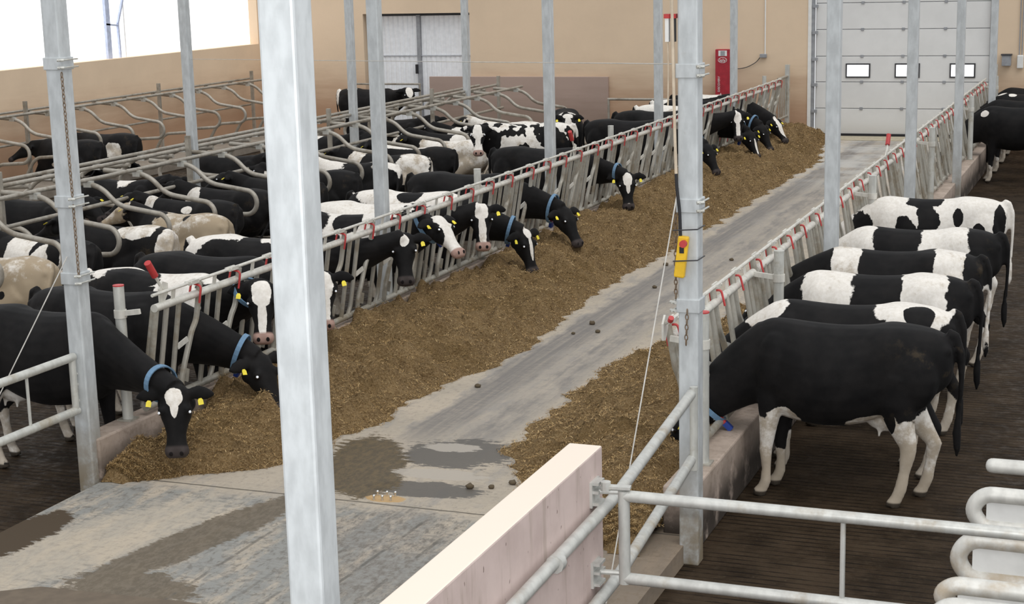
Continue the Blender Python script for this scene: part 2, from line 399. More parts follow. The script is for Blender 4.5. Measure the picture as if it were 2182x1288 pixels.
# sectional overhead door
door = struct(MB().box(-7.44, -3.4, WY+.16, WY+.2, 0, 3.75), 'door_1', M['doorpanel'])
seams = (0.05, .66, 1.29, 1.90, 2.53, 3.15, 3.75)
for i in range(6):
    b = MB(); z0, z1 = seams[i]+.008, seams[i+1]-.008
    b.box(-7.42, -3.42, WY+.10, WY+.16, z0, z1)
    pn = b.build('door_section', M['doorpanel'], door, bevel=.006)
b = MB()
for z in seams[1:6]: b.box(-7.42, -3.42, WY+.12, WY+.159, z-.012, z+.012)
b.build('section_seam', M['greybox'], door)
for z in seams[1:6]:
    for x in (-6.33, -5.38, -4.42): MB().box(x-.035, x+.035, WY+.08, WY+.1, z-.03, z+.03).build('hinge', M['greybox'], door)
for x in (-6.42, -5.27, -4.01):
    b = MB()
    b.m = 0; b.box(x-.29, x+.29, WY+.075, WY+.10, 1.39, 1.73)
    b.m = 1; b.box(x-.255, x+.255, WY+.068, WY+.076, 1.425, 1.695)
    b.build('door_window', [M['dark'], M['doorpane']], door, bevel=.01)
for sx in (-7.5, -3.36):
    b = MB().box(sx-.05, sx+.05, WY+.0, WY+.10, 0, 3.75)
    b.build('guide_track', M['greybox'], door)
for z in seams[1:6]: MB().box(-7.5, -7.38, WY-.03, WY+.09, z-.10, z-.03).build('roller_bracket', M['greybox'], door)
MB().box(-7.42, -3.42, WY+.07, WY+.15, 0, .06).build('bottom_seal', M['black'], door)
b = MB().box(-7.60, -7.52, WY-.02, WY+.1, 0, 3.75); b.build('jamb_trim', M['white'], door)
struct(MB().box(-7.6, -3.3, 38.3, WY, 0, .012), 'floor_threshold', plain('pale_threshold', (.42, .37, .27), .8))
# double corrugated gate
gate2 = struct(MB().box(-19.4, -16.35, WY+.36, WY+.39, -.1, 3.05), 'door_2', M['dark'])
for x0, x1 in ((-19.05, -17.93), (-17.87, -16.4)):
    b = MB(); n = int((x1-x0)/.035); prof = []
    for i in range(n+1):
        x = x0+(x1-x0)*i/n; prof.append((x, WY+.26+(.022 if (i % 4) in (0,) else 0)))
    prof += [(x1, WY+.31), (x0, WY+.31)]
    b.prism(prof, 0.02, 2.98)
    lf = b.build('gate_leaf', M['corrug'], gate2)
    b = MB().box(x0, x1, WY+.24, WY+.265, 1.93, 1.96)
    b.build('cross_rail', plain('grey_rail', (.5, .52, .56), .5), lf)
b = MB().box(-17.95, -17.85, WY+.2, WY+.26, 0, 3.0); b.build('meeting_stile', M['greybox'], gate2)
MB().box(-17.99, -17.93, WY+.14, WY+.2, 1.48, 1.72).build('latch', M['black'], gate2)
# pink board dado against the wall
o = MB().box(-17.5, -12.6, WY-.09, WY-.01, AZ, 1.42).build('dado_board', M['pinkboard'], bevel=.01)
tag(o, 'long dull pink board screen low on the far wall beside the corrugated gate', 'board')
# red upright box on the back wall with lettering
t = empty('charging_station', (-9.64, WY, AZ), 0, 'tall narrow red box with white lettering against the tan back wall', 'wall box')
MB().box(-.19, .19, -.16, -.01, 0, 2.24).build('housing', M['redpaint'], t, bevel=.01)
MB().box(-.11, .10, -.168, -.158, 2.08, 2.21).build('notice', M['white'], t)
MB().box(-.055, .05, -.173, -.167, 2.09, 2.20).build('notice_text_block', M['greybox'], t)
def text(s, size, loc, rot, mat, parent, name, ext=.004):
    cu = bpy.data.curves.new(name, 'FONT'); cu.body = s; cu.size = size; cu.align_x = 'CENTER'; cu.align_y = 'CENTER'; cu.extrude = ext
    tmp = bpy.data.objects.new('tmp', cu); COL.objects.link(tmp)
    me = bpy.data.meshes.new_from_object(tmp.evaluated_get(bpy.context.evaluated_depsgraph_get()))
    bpy.data.objects.remove(tmp); me.materials.clear(); me.materials.append(mat)
    o = bpy.data.objects.new(name, me); COL.objects.link(o); o.location = loc; o.rotation_euler = rot; o.parent = parent
    return o
text('DISCOVERY', .072, (-.095, -.166, 1.40), (PI/2, -PI/2, 0), M['white'], t, 'lettering')
text('lely', .115, (-.01, -.166, 1.975), (PI/2, 0, 0), M['white'], t, 'emblem_letters')
MB().tube([(-.01+.105*math.cos(a), -.162, 1.98+.062*math.sin(a)) for a in [2*PI*i/28 for i in range(29)]], .006, 6).build('emblem_ring', M['white'], t)
MB().box(-.06, -.055+.012, -.166, -.16, 1.08, 1.18).build('underline', M['white'], t)
# socket with conduit and cable
t = empty('wall_socket', (-8.68, WY, 1.93), 0, 'small grey wall socket under a white conduit on the tan wall', 'socket')
MB().box(-.07, .09, -.09, -.005, -.05, .04).build('socket_body', M['greybox'], t, bevel=.008)
MB().tube([(0.05, -.03, .04), (.05, -.03, 1.9)], .016, 8).build('conduit', M['white'], t)
MB().tube(arc([(-.05, -.06, -.02), (-.16, -.05, -.16), (-.42, -.05, -.30), (-.85, -.05, -.33)], .2), .010, 6).build('cable', M['dark'], t)
t = empty('control_box', (-3.02, WY, 1.68), 0, 'grey control box on the wall at the right edge of the overhead door', 'control box')
MB().box(-.1, .10, -.18, -.005, 0, .24).build('housing', M['greybox'], t, bevel=.01)
MB().box(-.12, .12, -.2, -.005, .24, .27).build('lid', M['dark'], t)
t = empty('switch_box', (-2.72, WY, 1.62), 0, 'white weatherproof switch box under two conduits right of the overhead door', 'switch box')
MB().box(-.07, .07, -.1, -.005, 0, .3).build('housing', M['white'], t, bevel=.02)
for dx in (-.03, .03): MB().tube([(dx, -.03, .3), (dx, -.03, 2.1)], .012, 8).build('conduit', M['greybox'], t)

# ------------------------------------------------------------------ steel columns
def column(x, y, z, w, label, group, h=5.0, clamps=()):
    t = empty('steel_column', (x, y, z), 0, label, 'column', group)
    MB().box(-w/2, w/2, -w/2, w/2, 0, h-z).build('shaft', M['column'], t, bevel=.012)
    for cz, s in clamps:
        c = MB().box(-w/2-.012, w/2+.012, -w/2-.012, w/2+.012, cz-.05-z, cz+.05-z).build('clamp_band', M['column'], t, bevel=.006)
        b = MB()
        for dz in (-.03, .03):
            b.tube([(s*(w/2+.005), -w/2-.05, cz-z+dz), (s*(w/2+.05), -w/2-.02, cz-z+dz)], .012, 8)
            b.tube([(s*(w/2+.03), -w/2-.06, cz-z+dz), (s*(w/2+.03), w/2+.04, cz-z+dz)], .007, 6)
        b.build('clamp_bolt', M['pipe'], c)
    return t
column(-8.2, 11.02, AZ, .15, 'galvanised roof column at the near end of the left feed kerb', 'columns along the left feed fence', clamps=((3.52, 1), (2.4, 1), (1.76, 1)))
for i, y in enumerate((16.9, 22.68, 28.48, 34.25)):
    column(-8.22, y, AZ, .14, 'galvanised roof column on the left feed fence, %s from the near end' % ORD[i+1], 'columns along the left feed fence')
for i, y in enumerate((22.66, 28.47, 34.2)):
    column(-14.38, y, .05, .14, ('galvanised roof column among the stall dividers, %s of the stall row' % ('nearest', 'middle one', 'farthest')[i]), 'columns among the stalls')
column(-2.92, 5.27, AZ, .148, 'big bright galvanised column closest to the viewer at the pink wall', 'columns along the right side')
column(-2.96, 11.05, AZ, .145, 'galvanised column carrying the yellow pendant switch at the right kerb end', 'columns along the right side', clamps=((3.46, 1), (2.52, 1), (1.80, -1)))
for i, (y, x) in enumerate(((16.75, -2.98), (22.6, -2.96), (28.6, -2.96), (34.6, -2.93))):
    column(x, y, AZ, .14, 'galvanised column on the right feed kerb, %s beyond the pendant switch column' % ('first', 'second', 'third', 'fourth')[i], 'columns along the right side')

# ------------------------------------------------------------------ self-locking feed fence
def fx(z): return (z-.44)/.91*.16
def fp(y, z, dx=0): return (fx(z)+dx, y, z)
PL = 2.78
def make_panel():
    t = empty('feed_fence_panel', (0, 0, 0))
    MB().tube([fp(0, 1.35), fp(PL, 1.35)], .036, 12).build('top_rail', M['rail'], t, smooth=True)
    MB().tube([fp(0, .44), fp(PL, .44)], .034, 12).build('bottom_rail', M['bar'], t, smooth=True)
    lr = MB().tube([fp(-.05, 1.475), fp(PL+.05, 1.475)], .016, 8).build('lock_rod', M['rail'], t, smooth=True)
    for y in (.03, PL-.03):
        b = MB()
        b.tube([fp(y, .44), fp(y, 1.35)], .030, 8); b.tube([fp(y, .44, -.05), fp(y, 1.35, -.03)], .024, 8)
        b.build('end_bar', M['bar'], t, smooth=True)
    n = 4; s = PL/n
    for i in range(n):
        y = i*s+.07
        MB().tube([fp(y+.13, .44), fp(y+.13, 1.35)], .025, 8).build('fixed_bar', M['bar'], t, smooth=True)
        MB().tube(arc([fp(y+.30, .40, -.02), fp(y+.36, .52, -.015), fp(y+.36, 1.36, -.02)], .06, 3), .024, 8).build('fixed_bar', M['bar'], t, smooth=True)
        sb = MB().tube(arc([fp(y+.46, .46, .03), fp(y+.44, .60, .03), fp(y+.56, 1.02, .02), fp(y+.62, 1.10, .02), fp(y+.64, 1.46, .01)], .05, 3), .028, 8).build('swing_bar', M['bar'], t, smooth=True)
        MB().bar(fp(y+.50, .95, .02), fp(y+.37, .90, .0), .012, .05).build('pivot_plate', M['rail'], sb)
        MB().bar(fp(y+.47, .56, .04), fp(y+.47, .68, .04), .09, .012, (0, 1, 0)).build('pivot_plate', M['bar'], t)
        # red latch strap over the top rail
        b = MB(); b.tube(arc([fp(y+.59, 1.27, .055), fp(y+.59, 1.43, .055), fp(y+.59, 1.45, -.05), fp(y+.59, 1.31, -.06)], .03, 3), .010, 6)
        b.build('red_latch', M['red'], t, smooth=True)
        b = MB().bar(fp(y+.22, 1.37), fp(y+.22, 1.475), .05, .012, (1, 0, 0)); b.build('rod_bracket', M['rail'], t)
        b = MB().bar(fp(y+.44, 1.475, .02), fp(y+.60, 1.475, .02), .016, .035).bar(fp(y+.44, 1.475, -.02), fp(y+.60, 1.475, -.02), .016, .035).tube([fp(y+.47, 1.475, -.035), fp(y+.47, 1.475, .035)], .012, 6)
        b.build('rod_clevis', M['rail'], lr)
    return t
PAN = make_panel()
first = True
for side in (0, 1):
    for i in range(9):
        y0 = 11.78 + 2.9*i + (0 if i == 0 else 0)
        o = PAN if first else copy_tree(PAN); first = False
        if side == 0:
            o.location = (-8.13, y0, 0); lb = 'left'
        else:
            o.location = (-3.17, y0+PL+.1, 0); o.rotation_euler = (0, 0, PI); lb = 'right'
        tag(o, 'tubular feed fence panel with red latches on the %s kerb, %s' % (lb, 'nearest the viewer' if i == 0 else ORD[i]+' from the near end'), 'fence panel', 'feed fence panels on the %s kerb' % lb)
def fence_post(x, y, z1, mat, label, group, arm=0, cap=True, rise=.01):
    t = empty('fence_post', (x, y, .37), 0, label, 'post', group)
    MB().tube([(0, 0, 0), (0, 0, z1-.37)], .048, 14).build('shaft', mat, t, smooth=True)
    MB().box(-.07, .07, -.07, .07, 0, .015).build('base_plate', M['bar'], t)
    if cap: MB().tube([(0, 0, z1-.37), (0, 0, z1-.36)], .0495, 14).build('cap', M['red'] if cap == 1 else M['pipe'], t, smooth=True)
    if arm:
        MB().bar((0, 0, .955), (arm, 0, .985), .03, .045).build('bracket_arm', M['rail'], t)
        MB().tube([(0, 0, .92), (0, 0, .99)], .056, 14).build('clamp_ring', M['rail'], t, smooth=True)
    return t
yl = (11.62, 14.62, 19.8, 25.6, 31.4, 37.2)
for i, y in enumerate(yl):
    fence_post(-8.21, y, 1.57, M['pipe'], 'round galvanised fence post on the left kerb, %s from the near end' % ORD[i], 'round fence posts on the left kerb', .2, 1 if i == 0 else 2)
yr = (11.82, 14.58, 20.04, 25.9, 31.9, 37.2)
for i, y in enumerate(yr):
    fence_post(-3.07, y, 1.57, M['pipe'], 'round galvanised fence post on the right kerb, %s from the near end' % ORD[i], 'round fence posts on the right kerb', -.26, 1 if i in (0,) else 2)
# lock levers with red handle grips
def lever(x, y, sx, label, back=0):
    t = empty('lock_lever', (x, y, 1.35), 0, label, 'lever', 'red handled lock levers')
    MB().prism([(-.06, -.07), (.0, -.08), (.07, .0), (.08, .09), (.0, .12), (-.06, .06)], -.008, .008).build('lever_plate', M['rail'], t).rotation_euler = (PI/2, 0, PI/2)
    t.children[0].location = (0, 0, .09)
    q = (.0, 1.0) if not back else (.05, .22)
    yd = sx
    MB().tube([(0, .0, .14), (q[0], -.12*q[1]*yd, .14+.16*q[1])], .014, 8).build('lever_arm', M['rail'], t, smooth=True)
    MB().tube([(q[0], -.10*q[1]*yd, .14+.135*q[1]), (q[0]*1.3, -.20*q[1]*yd, .14+.27*q[1])], .032 if not back else .022, 12).build('grip', M['red'], t, smooth=True)
lever(-7.985, 11.95, 1, 'red handled lock lever at the near end of the left feed fence')
lever(-7.985, 23.1, 1, 'red handled lock lever by the second column of the left feed fence')
lever(-3.33, 22.9, -1, 'red handled lock lever on the right feed fence near the overhead door')
lever(-3.345, 11.72, 1, 'lock lever with pale plate behind the pendant switch column', 1)
# end gates with plain bars near the back wall
for xx, nm in ((-8.05, 'left'), (-3.25, 'right')):
    t = empty('end_gate', (xx, 37.95, 0), 0, 'plain barred fence end gate between the %s feed fence and the back wall' % nm, 'gate', 'fence end gates')
    MB().tube([(0, 0, 1.45), (0, 1.15, 1.45)], .03, 10).build('top_rail', M['bar'], t, smooth=True)
    MB().tube([(0, 0, .5), (0, 1.15, .5)], .03, 10).build('bottom_rail', M['bar'], t, smooth=True)
    for k in range(6): MB().tube([(0, .06+.19*k, .5), (0, .06+.19*k, 1.45)], .015, 8).build('vertical_bar', M['bar'], t, smooth=True)
    MB().box(-.05, .05, 1.02, 1.12, 0, 1.72).build('gate_post', M['pipe'], t)

# ------------------------------------------------------------------ stall dividers
def make_divider():
    t = empty('stall_divider', (0, 0, 0))
    p = [(-.02, 0, 1.38), (.62, 0, 1.34), (.80, 0, 1.27), (1.03, 0, 1.05), (1.62, 0, .965)]
    q = [(1.12, 0, .555), (.98, 0, .46), (.72, 0, .05)]; U = [(1.655+.185*math.cos(a), 0, .775+.185*math.sin(a)) for a in [PI/2-PI*k/14 for k in range(15)]]
    MB().tube(arc(p, .16, 6)+U+arc([(1.6, 0, .588)]+q, .16, 6), .036, 10).build('loop_tube', M['stall'], t, smooth=True)
    c = MB().box(.50, .62, -.045, .045, 1.30, 1.385).build('rail_clamp', M['pipe'], t)
    return t
def divider_post(x, y, label):
    o = MB().box(-.035, .035, -.035, .035, 0, 1.6).build('stall_post', M['stall']); o.location = (x, y, .05)
    return tag(o, label, 'post', 'square stall posts')
DIV = make_divider(); first = True
def row(ys, x, rz, what):
    global first
    for i, y in enumerate(ys):
        o = DIV if first else copy_tree(DIV); first = False
        o.location = (x, y, 0); o.rotation_euler = (0, 0, rz)
        tag(o, 'stall divider loop in the %s, %s from the near end' % (what, ORD[i]), 'stall divider', 'stall dividers of the ' + what)
row([15.4+1.2*i for i in range(18)], -14.35, 0, 'row facing the feed fence')
row([18.4+1.2*i for i in range(15)], -14.35, PI, 'back-to-back row')
row([25.3+1.2*i for i in range(11)], -22.42, 0, 'row along the window wall')
def rail(pts, r, name, label, cat='rail'):
    o = MB().tube(pts, r, 10).build(name, M['stall'], smooth=True); return tag(o, label, cat)
rail([(-13.8, 14.4, 1.40), (-13.8, 36.2, 1.40)], .03, 'neck_rail', 'long neck rail over the stalls facing the left feed fence')
rail([(-14.9, 14.4, 1.42), (-14.9, 36.2, 1.42)], .03, 'neck_rail', 'long neck rail over the stalls backing onto the feed fence stalls')
rail([(-14.42, 14.4, 1.44), (-14.42, 36.2, 1.44)], .03, 'head_rail', 'upper head rail on the centre line of the double stall row')
rail([(-14.30, 14.4, .90), (-14.30, 36.2, .90)], .03, 'head_rail', 'lower head rail on the centre line of the double stall row')
rail([(-21.87, 20, 1.41), (-21.87, 38.3, 1.41)], .03, 'neck_rail', 'neck rail over the stalls along the window wall')
rail([(-22.35, 20, 1.43), (-22.35, 38.3, 1.43)], .025, 'head_rail', 'rail fixed to the window wall behind the stalls')
rail([(-22.3, 20, .75), (-22.3, 38.3, .75)], .025, 'head_rail', 'lower dark rail on the window wall behind the stalls')
for i, y in enumerate((17.8, 22.5, 27.4, 32.2, 36.1)):
    divider_post(-14.36, y, 'square post carrying the double stall row, %s from the near end' % ORD[i])
for i, y in enumerate((28.45, 33.5, 37.9)):
    divider_post(-22.1, y, 'square post of the window wall stalls, %s from the near end' % ORD[i])
t = empty('cross_rail', (-11.9, 36.9, AZ), 0, 'dark horizontal rail across the far alley in front of the pink board', 'rail')
MB().tube([(0, 0, 1.2), (3.3, 0, 1.2)], .03, 10).build('rail_tube', M['stall'], t, smooth=True)
for x in (.02, 3.28): MB().tube([(x, 0, 0), (x, 0, 1.2)], .03, 10).build('leg', M['stall'], t, smooth=True)
t = empty('pen_rail', (-19.2, 38.1, AZ), 0, 'horizontal pen rail in front of the corrugated gate', 'rail')
MB().tube([(0, 0, 1.45), (1.9, 0, 1.45)], .025, 8).build('rail_tube', M['stall'], t, smooth=True)
for x in (0.02, 1.88): MB().tube([(x, 0, 0), (x, 0, 1.45)], .025, 8).build('leg', M['stall'], t, smooth=True)

# ------------------------------------------------------------------ gates near the viewer
t = empty('pen_gate', (-8.22, 10.93, AZ), 0, 'two-rail pipe gate hinged on the left kerb column', 'gate')
for z, n in ((1.10, 'top_rail'), (.64, 'bottom_rail')):
    MB().tube([(0, 0, z-AZ), (.0, -3.6, z-AZ+.03)], .036, 12).build(n, M['pipe'], t, smooth=True)
MB().tube([(0, -.02, .62-AZ), (0, -.02, 1.1-AZ)], .03, 10).build('hinge_upright', M['pipe'], t, smooth=True)
for y in (-.62, -1.9, -3.0): MB().tube([(0, y, .64-AZ), (0, y, 1.1-AZ)], .013, 8).build('upright', M['pipe'], t, smooth=True)
MB().tube([(0, -3.5, 0), (0, -3.5, 1.3)], .04, 10).build('end_post', M['pipe'], t, smooth=True)
for z in (.72, .86, .95): MB().tube([(.0, .0, z-AZ), (.03, .1, z-AZ)], .016, 8).build('hinge_pin', M['pipe'], t, smooth=True)
t = empty('kerb_gate', (-2.93, 11.0, AZ), 0, 'long two-rail pipe gate from the pendant switch column along the pink wall', 'gate')
for za, zb, n in ((1.17, 1.14, 'top_rail'), (.68, .62, 'bottom_rail')):
    MB().tube([(0, 0, za-AZ), (.19, -2.45, (za+zb)/2-AZ+.03), (.20, -5.4, zb-AZ)], .036, 12).build(n, M['gate'], t, smooth=True)
MB().tube([(.02, -.06, .60-AZ), (.02, -.06, 1.22-AZ)], .03, 10).build('hinge_upright', M['pipe'], t, smooth=True)
MB().box(-.06, .04, -.02, .04, 1.12-AZ, 1.22-AZ).build('hinge_plate', M['pipe'], t)
for y in (-3.5,): MB().tube([(.2, y-.03, 1.16-AZ), (.2, y+.03, 1.16-AZ)], .05, 10).build('clamp_ring', M['gate'], t, smooth=True)
MB().tube([(.2, -5.3, 0), (.2, -5.3, 1.3)], .035, 10).build('end_leg', M['gate'], t, smooth=True)
t = empty('alley_gate', (-2.62, 8.33, AZ), 0, 'bright two-rail pipe gate across the right cow alley hinged on the pink wall', 'gate')
GZ0, GZ1 = .78-AZ, 1.27-AZ
MB().tube([(0, 0, GZ1), (2.5, .06, GZ1-.02)], .034, 12).build('top_rail', M['gate'], t, smooth=True)
MB().tube([(0, 0, GZ0), (2.5, .06, GZ0-.02)], .034, 12).build('bottom_rail', M['gate'], t, smooth=True)
MB().tube([(0, 0, GZ0-.03), (0, 0, GZ1+.03)], .034, 12).build('hinge_stile', M['gate'], t, smooth=True)
for x in (1.22, 2.45): MB().tube([(x, .03, GZ0-.01), (x, .03, GZ1-.01)], .015, 8).build('upright', M['gate'], t, smooth=True)
MB().tube([(2.48, .06, 0), (2.48, .06, GZ1)], .035, 10).build('end_leg', M['gate'], t, smooth=True)
for z in (GZ1+.02, GZ0+.03):
    b = MB().box(-.19, -.165, -.07, .07, z-.09, z+.06)
    for dz in (-.07, 0, .05): b.box(-.185, -.13, -.06, .05, z+dz-.008, z+dz+.008)
    b.tube([(-.14, -.02, z), (-.01, 0, z)], .016, 8)
    b.build('hinge_bracket', M['gate'], t)
b = MB().bar((-.12, -.02, GZ1+.05), (.04, 0, GZ1+.05), .05, .015).tube([(-.1, -.02, GZ1+.03), (-.1, -.02, GZ1+.08)], .03, 10); b.build('hinge_arm', M['gate'], t)
# free ends of the right-hand stall dividers
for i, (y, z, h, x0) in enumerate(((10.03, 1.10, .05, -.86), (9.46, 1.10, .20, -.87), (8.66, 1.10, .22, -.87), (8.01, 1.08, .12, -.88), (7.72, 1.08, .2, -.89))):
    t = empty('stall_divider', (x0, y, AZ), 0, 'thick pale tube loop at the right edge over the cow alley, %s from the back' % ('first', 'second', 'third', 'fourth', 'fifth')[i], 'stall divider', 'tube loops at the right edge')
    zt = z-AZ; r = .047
    if h > .1: MB().tube(arc([(2.4, 0, zt-.02), (.10, 0, zt), (.03, 0, zt-h/2), (.10, 0, zt-h), (2.4, 0, zt-h-.02)], .14, 6), r, 14).build('loop_tube', M['loop'], t, smooth=True)
    else: MB().tube([(2.4, 0, zt)]+[(.05+r*(1-math.sin(a)), 0, zt) for a in (0, .4, .8, 1.15, 1.4)][::1], [r]+[r*max(.15, math.sin(q)) for q in (1.57, 1.25, .9, .5, .15)], 14).build('loop_tube', M['loop'], t, smooth=True)
    if h > .1: MB().box(.12, 2.4, -.012, .012, zt-h+.02, zt-.02).build('glare_plate', M['glarewhite'], t)  # added flat plate, paints the overexposed brightness inside the loop
    MB().tube([(2.3, 0, 0), (2.3, 0, zt)], .04, 10).build('leg', M['gate'], t, smooth=True)

# ------------------------------------------------------------------ small fittings
t = empty('pendant_switch', (-2.995, 10.975, 2.19), 0, 'yellow hand-held pendant switch with red button strapped to the column', 'pendant switch')
b = MB().box(-.038, .038, -.05, .0, -.18, .12)
b.build('housing', M['yellow'], t, bevel=.012).rotation_euler = (0, .12, 0)
MB().tube([(.02, -.05, .07), (.02, -.085, .07)], .026, 12).build('stop_button', M['red'], t, smooth=True)
MB().box(-.012, .02, -.056, -.05, -.0, .045).build('rocker', M['black'], t)
MB().tube(arc([(-.01, -.03, .12), (-.015, -.03, .3), (-.035, -.03, .45), (-.04, -.03, .56)], .15), .012, 8).build('cable', M['black'], t, smooth=True)
for z in (.16, -.06): MB().tube([(-.06, -.05, z), (.12, -.06, z+.015), (.13, .1, z+.02)], .005, 6).build('tie_wire', M['dark'], t)
o = MB().tube([(-3.035, 10.945, 2.74), (-3.045, 10.945, 3.1), (-3.06, 10.945, 3.9), (-3.07, 10.945, 4.9)], .011, 8).build('hanging_rope', M['rope'], smooth=True)
tag(o, 'pale rope hanging down beside the pendant switch column', 'rope')
t = empty('rope_pulley', (-3.085, 11.0, 3.82), 0, 'twin hanging pulley blocks with red tops left of the pendant switch column', 'pulley')
for dx in (-.022, .022):
    MB().box(dx-.013, dx+.013, -.02, .02, -.16, 0).build('block', M['white'] if dx < 0 else M['dark'], t)
    MB().box(dx-.02, dx+.02, -.028, .028, 0, .03).build('cap', M['red'], t)
    MB().tube([(dx, 0, -.16), (dx+.005, 0, -.36), (dx, 0, -.6)], .006, 6).build('cord', M['rope'], t)
MB().tube([(0, 0, .03), (.0, 0, 1.15)], .006, 6).build('suspension_cord', M['rope'], t)
def chain(pts, name, label, cat='chain'):
    b = MB(); pts = [V(p) for p in pts]
    for i in range(len(pts)-1):
        a, c = pts[i], pts[i+1]; n = max(1, int((c-a).length/.034))
        for k in range(n):
            p = a.lerp(c, (k+.5)/n); ax = V((1, 0, 0)) if k % 2 else V((0, 1, 0))
            b.tube([p+V((0, 0, .022*math.cos(q)))+ax*(.011*math.sin(q)) for q in [2*PI*j/8 for j in range(9)]], .0045, 5)
    return tag(b.build(name, M['rust'], smooth=True), label, cat)
chain([(-8.10, 10.93, 2.38), (-8.10, 10.93, 1.78)], 'hanging_chain', 'rusty chain hanging on the left kerb column')
chain([(-8.11, 10.93, 3.45), (-8.10, 10.93, 2.45)], 'hanging_chain', 'upper rusty chain on the left kerb column above the clamps')
chain([(-3.05, 10.98, 2.5), (-3.05, 10.98, 1.85)], 'hanging_chain', 'rusty chain hanging left of the pendant switch')
chain([(-2.96, 10.955, 1.78), (-2.97, 10.955, 1.52)], 'hanging_chain', 'short chain hanging on the front of the pendant switch column')
def wire(pts, label, r=.005): return tag(MB().tube(pts, r, 6).build('thin_wire', M['wire']), label, 'wire')
wire([(-8.2, 10.93, 1.95), (-8.9, 10.2, .2), (-9.0, 10.1, AZ)], 'thin slanting wire running down from the left kerb column')
wire([(-3.03, 10.98, 2.65), (-3.2, 9.75, 0)], 'thin slanting wire from the pendant switch column down past the pink wall')
wire([(-14.31, 22.7, 2.86), (-3.03, 11.1, 3.5)], 'thin horizontal wire strung between the roof columns', .004)
for x, y in ((-5.65, 11.25), (-5.58, 11.26), (-5.51, 11.27), (-5.67, 11.36), (-5.59, 11.37), (-5.52, 11.38)):
    o = MB().tube([(0, 0, 0), (0, 0, .03)], .009, 8).sphere((0, 0, .035), .013, 8, 6).build('anchor_bolt', plain('bolt_steel', (.7, .7, .68), .25, .9), smooth=True); o.location = (x, y, 0)
    tag(o, 'shiny anchor bolt stub in the concrete lane beside a rust spot', 'bolt', 'anchor bolts in the lane')
o = MB().prism([(-7.6+.0, 7.0), (-5.0, 7.0), (-5.4, 8.86), (-5.9, 8.87), (-7.05, 8.80), (-7.3, 8.62), (-7.6, 8.3)], .0, .02).build('floor_plate', plain('dark_plate', (.13, .10, .07), .7))
tag(o, 'dark brown floor plate at the lower left edge of the lane', 'floor plate')

# ------------------------------------------------------------------ feed heaps
def fbm(x, y, o=4, sc=1.0, seed=0):
    return mnoise.fractal(V((x*sc+seed, y*sc, seed*1.7)), .9, 2.0, o)
def heap(name, label, y0, y1, edge, fence_x, sgn, peak, seed, nstraw):
    """edge(y): lane-side edge x; fence_x: kerb side"""
    st = .035; rnd = random.Random(seed)
    ny = int((y1-y0)/.05); nx = 46
    def zat(u, y, x):
        a = min(1, (y-y0)/(.7 if sgn > 0 else .35))*min(1, (y1-y)/.8); a = max(a, 0)**.6
        prof = math.sin(PI*min(1, u*1.02)**.80)**.75 if u < .6 else math.sin(PI*min(1, u*1.02)**.80)
        prof = max(0, prof)
        wall = (1-u)**1.0*.55
        kr = min(1, max(0, (y-(y0+.6))/2.0)) if sgn > 0 else .25
        z = (peak*(max(prof, 0)*.75 + wall*.65) + kr*.20*(1-u)**2.2)*(1 + .30*fbm(x, y, 2, 1.1, seed))
        z += (.13*fbm(x, y, 3, 2.6, seed+3) + .09*fbm(x, y, 3, 7.5, seed+9))*min(1, (1-u)*5)
        return max(z*a*min(1, (1-u)*7), -.004) if u < 1 else -.004
    vs = []; fs = []
    for j in range(ny+1):
        y = y0+(y1-y0)*j/ny; e = edge(y) + .12*fbm(y, 3.3, 3, 2.2, seed) + .07*fbm(y, 1.3, 3, 7, seed)
        a = max(0.02, min(1, (y-y0)/.7)*min(1, (y1-y)/.5))**.5
        for i in range(nx+1):
            u = i/nx; x = fence_x + (fence_x+(e-fence_x)*max(a, .3)-fence_x)*u
            vs.append((x, y + .03*fbm(x, y, 2, 5, 4), zat(u, y, x)+.004))
    for j in range(ny):
        for i in range(nx):
            q = (j*(nx+1)+i, j*(nx+1)+i+1, (j+1)*(nx+1)+i+1, (j+1)*(nx+1)+i)
            fs.append(q if sgn > 0 else q[::-1])
    nq = len(fs); rv = [0.0]*len(vs)
    for k in range(nstraw):
        t = rnd.random()**1.9; y = y0+.1+(y1-y0-.2)*t; u = rnd.random()**.85*1.03
        j = int((y-y0)/(y1-y0)*ny); i = min(nx, int(u*nx)); p = V(vs[j*(nx+1)+i]) + V((rnd.uniform(-.03, .03), rnd.uniform(-.03, .03), 0))
        L = rnd.uniform(.005, .018)*(2.0 if rnd.random() < .06 else 1); w = rnd.uniform(.0011, .0024)*(1+t*1.6)
        an = rnd.uniform(0, 2*PI); el = rnd.gauss(.15, .35)
        d = V((math.cos(an)*math.cos(el), math.sin(an)*math.cos(el), math.sin(el)))*L; sdir = V((-math.sin(an), math.cos(an), rnd.uniform(-.4, .4)))*w
        p.z += rnd.uniform(.002, .018); b = len(vs)
        vs += [p-d-sdir, p+d-sdir, p+d+sdir, p-d+sdir]; fs.append((b, b+1, b+2, b+3)); rv += [rnd.random()]*4
    me = bpy.data.meshes.new(name); me.from_pydata([tuple(v) for v in vs], [], fs)
    me.materials.append(M['hay']); me.materials.append(M['straw'])
    me.polygons.foreach_set('material_index', [0]*nq+[1]*(len(fs)-nq)); me.polygons.foreach_set('use_smooth', [True]*nq+[False]*(len(fs)-nq))
    at = me.attributes.new('rnd', 'FLOAT', 'POINT'); at.data.foreach_set('value', rv)
    o = bpy.data.objects.new(name, me); COL.objects.link(o)
    return tag(o, label, 'animal feed', kind='stuff')
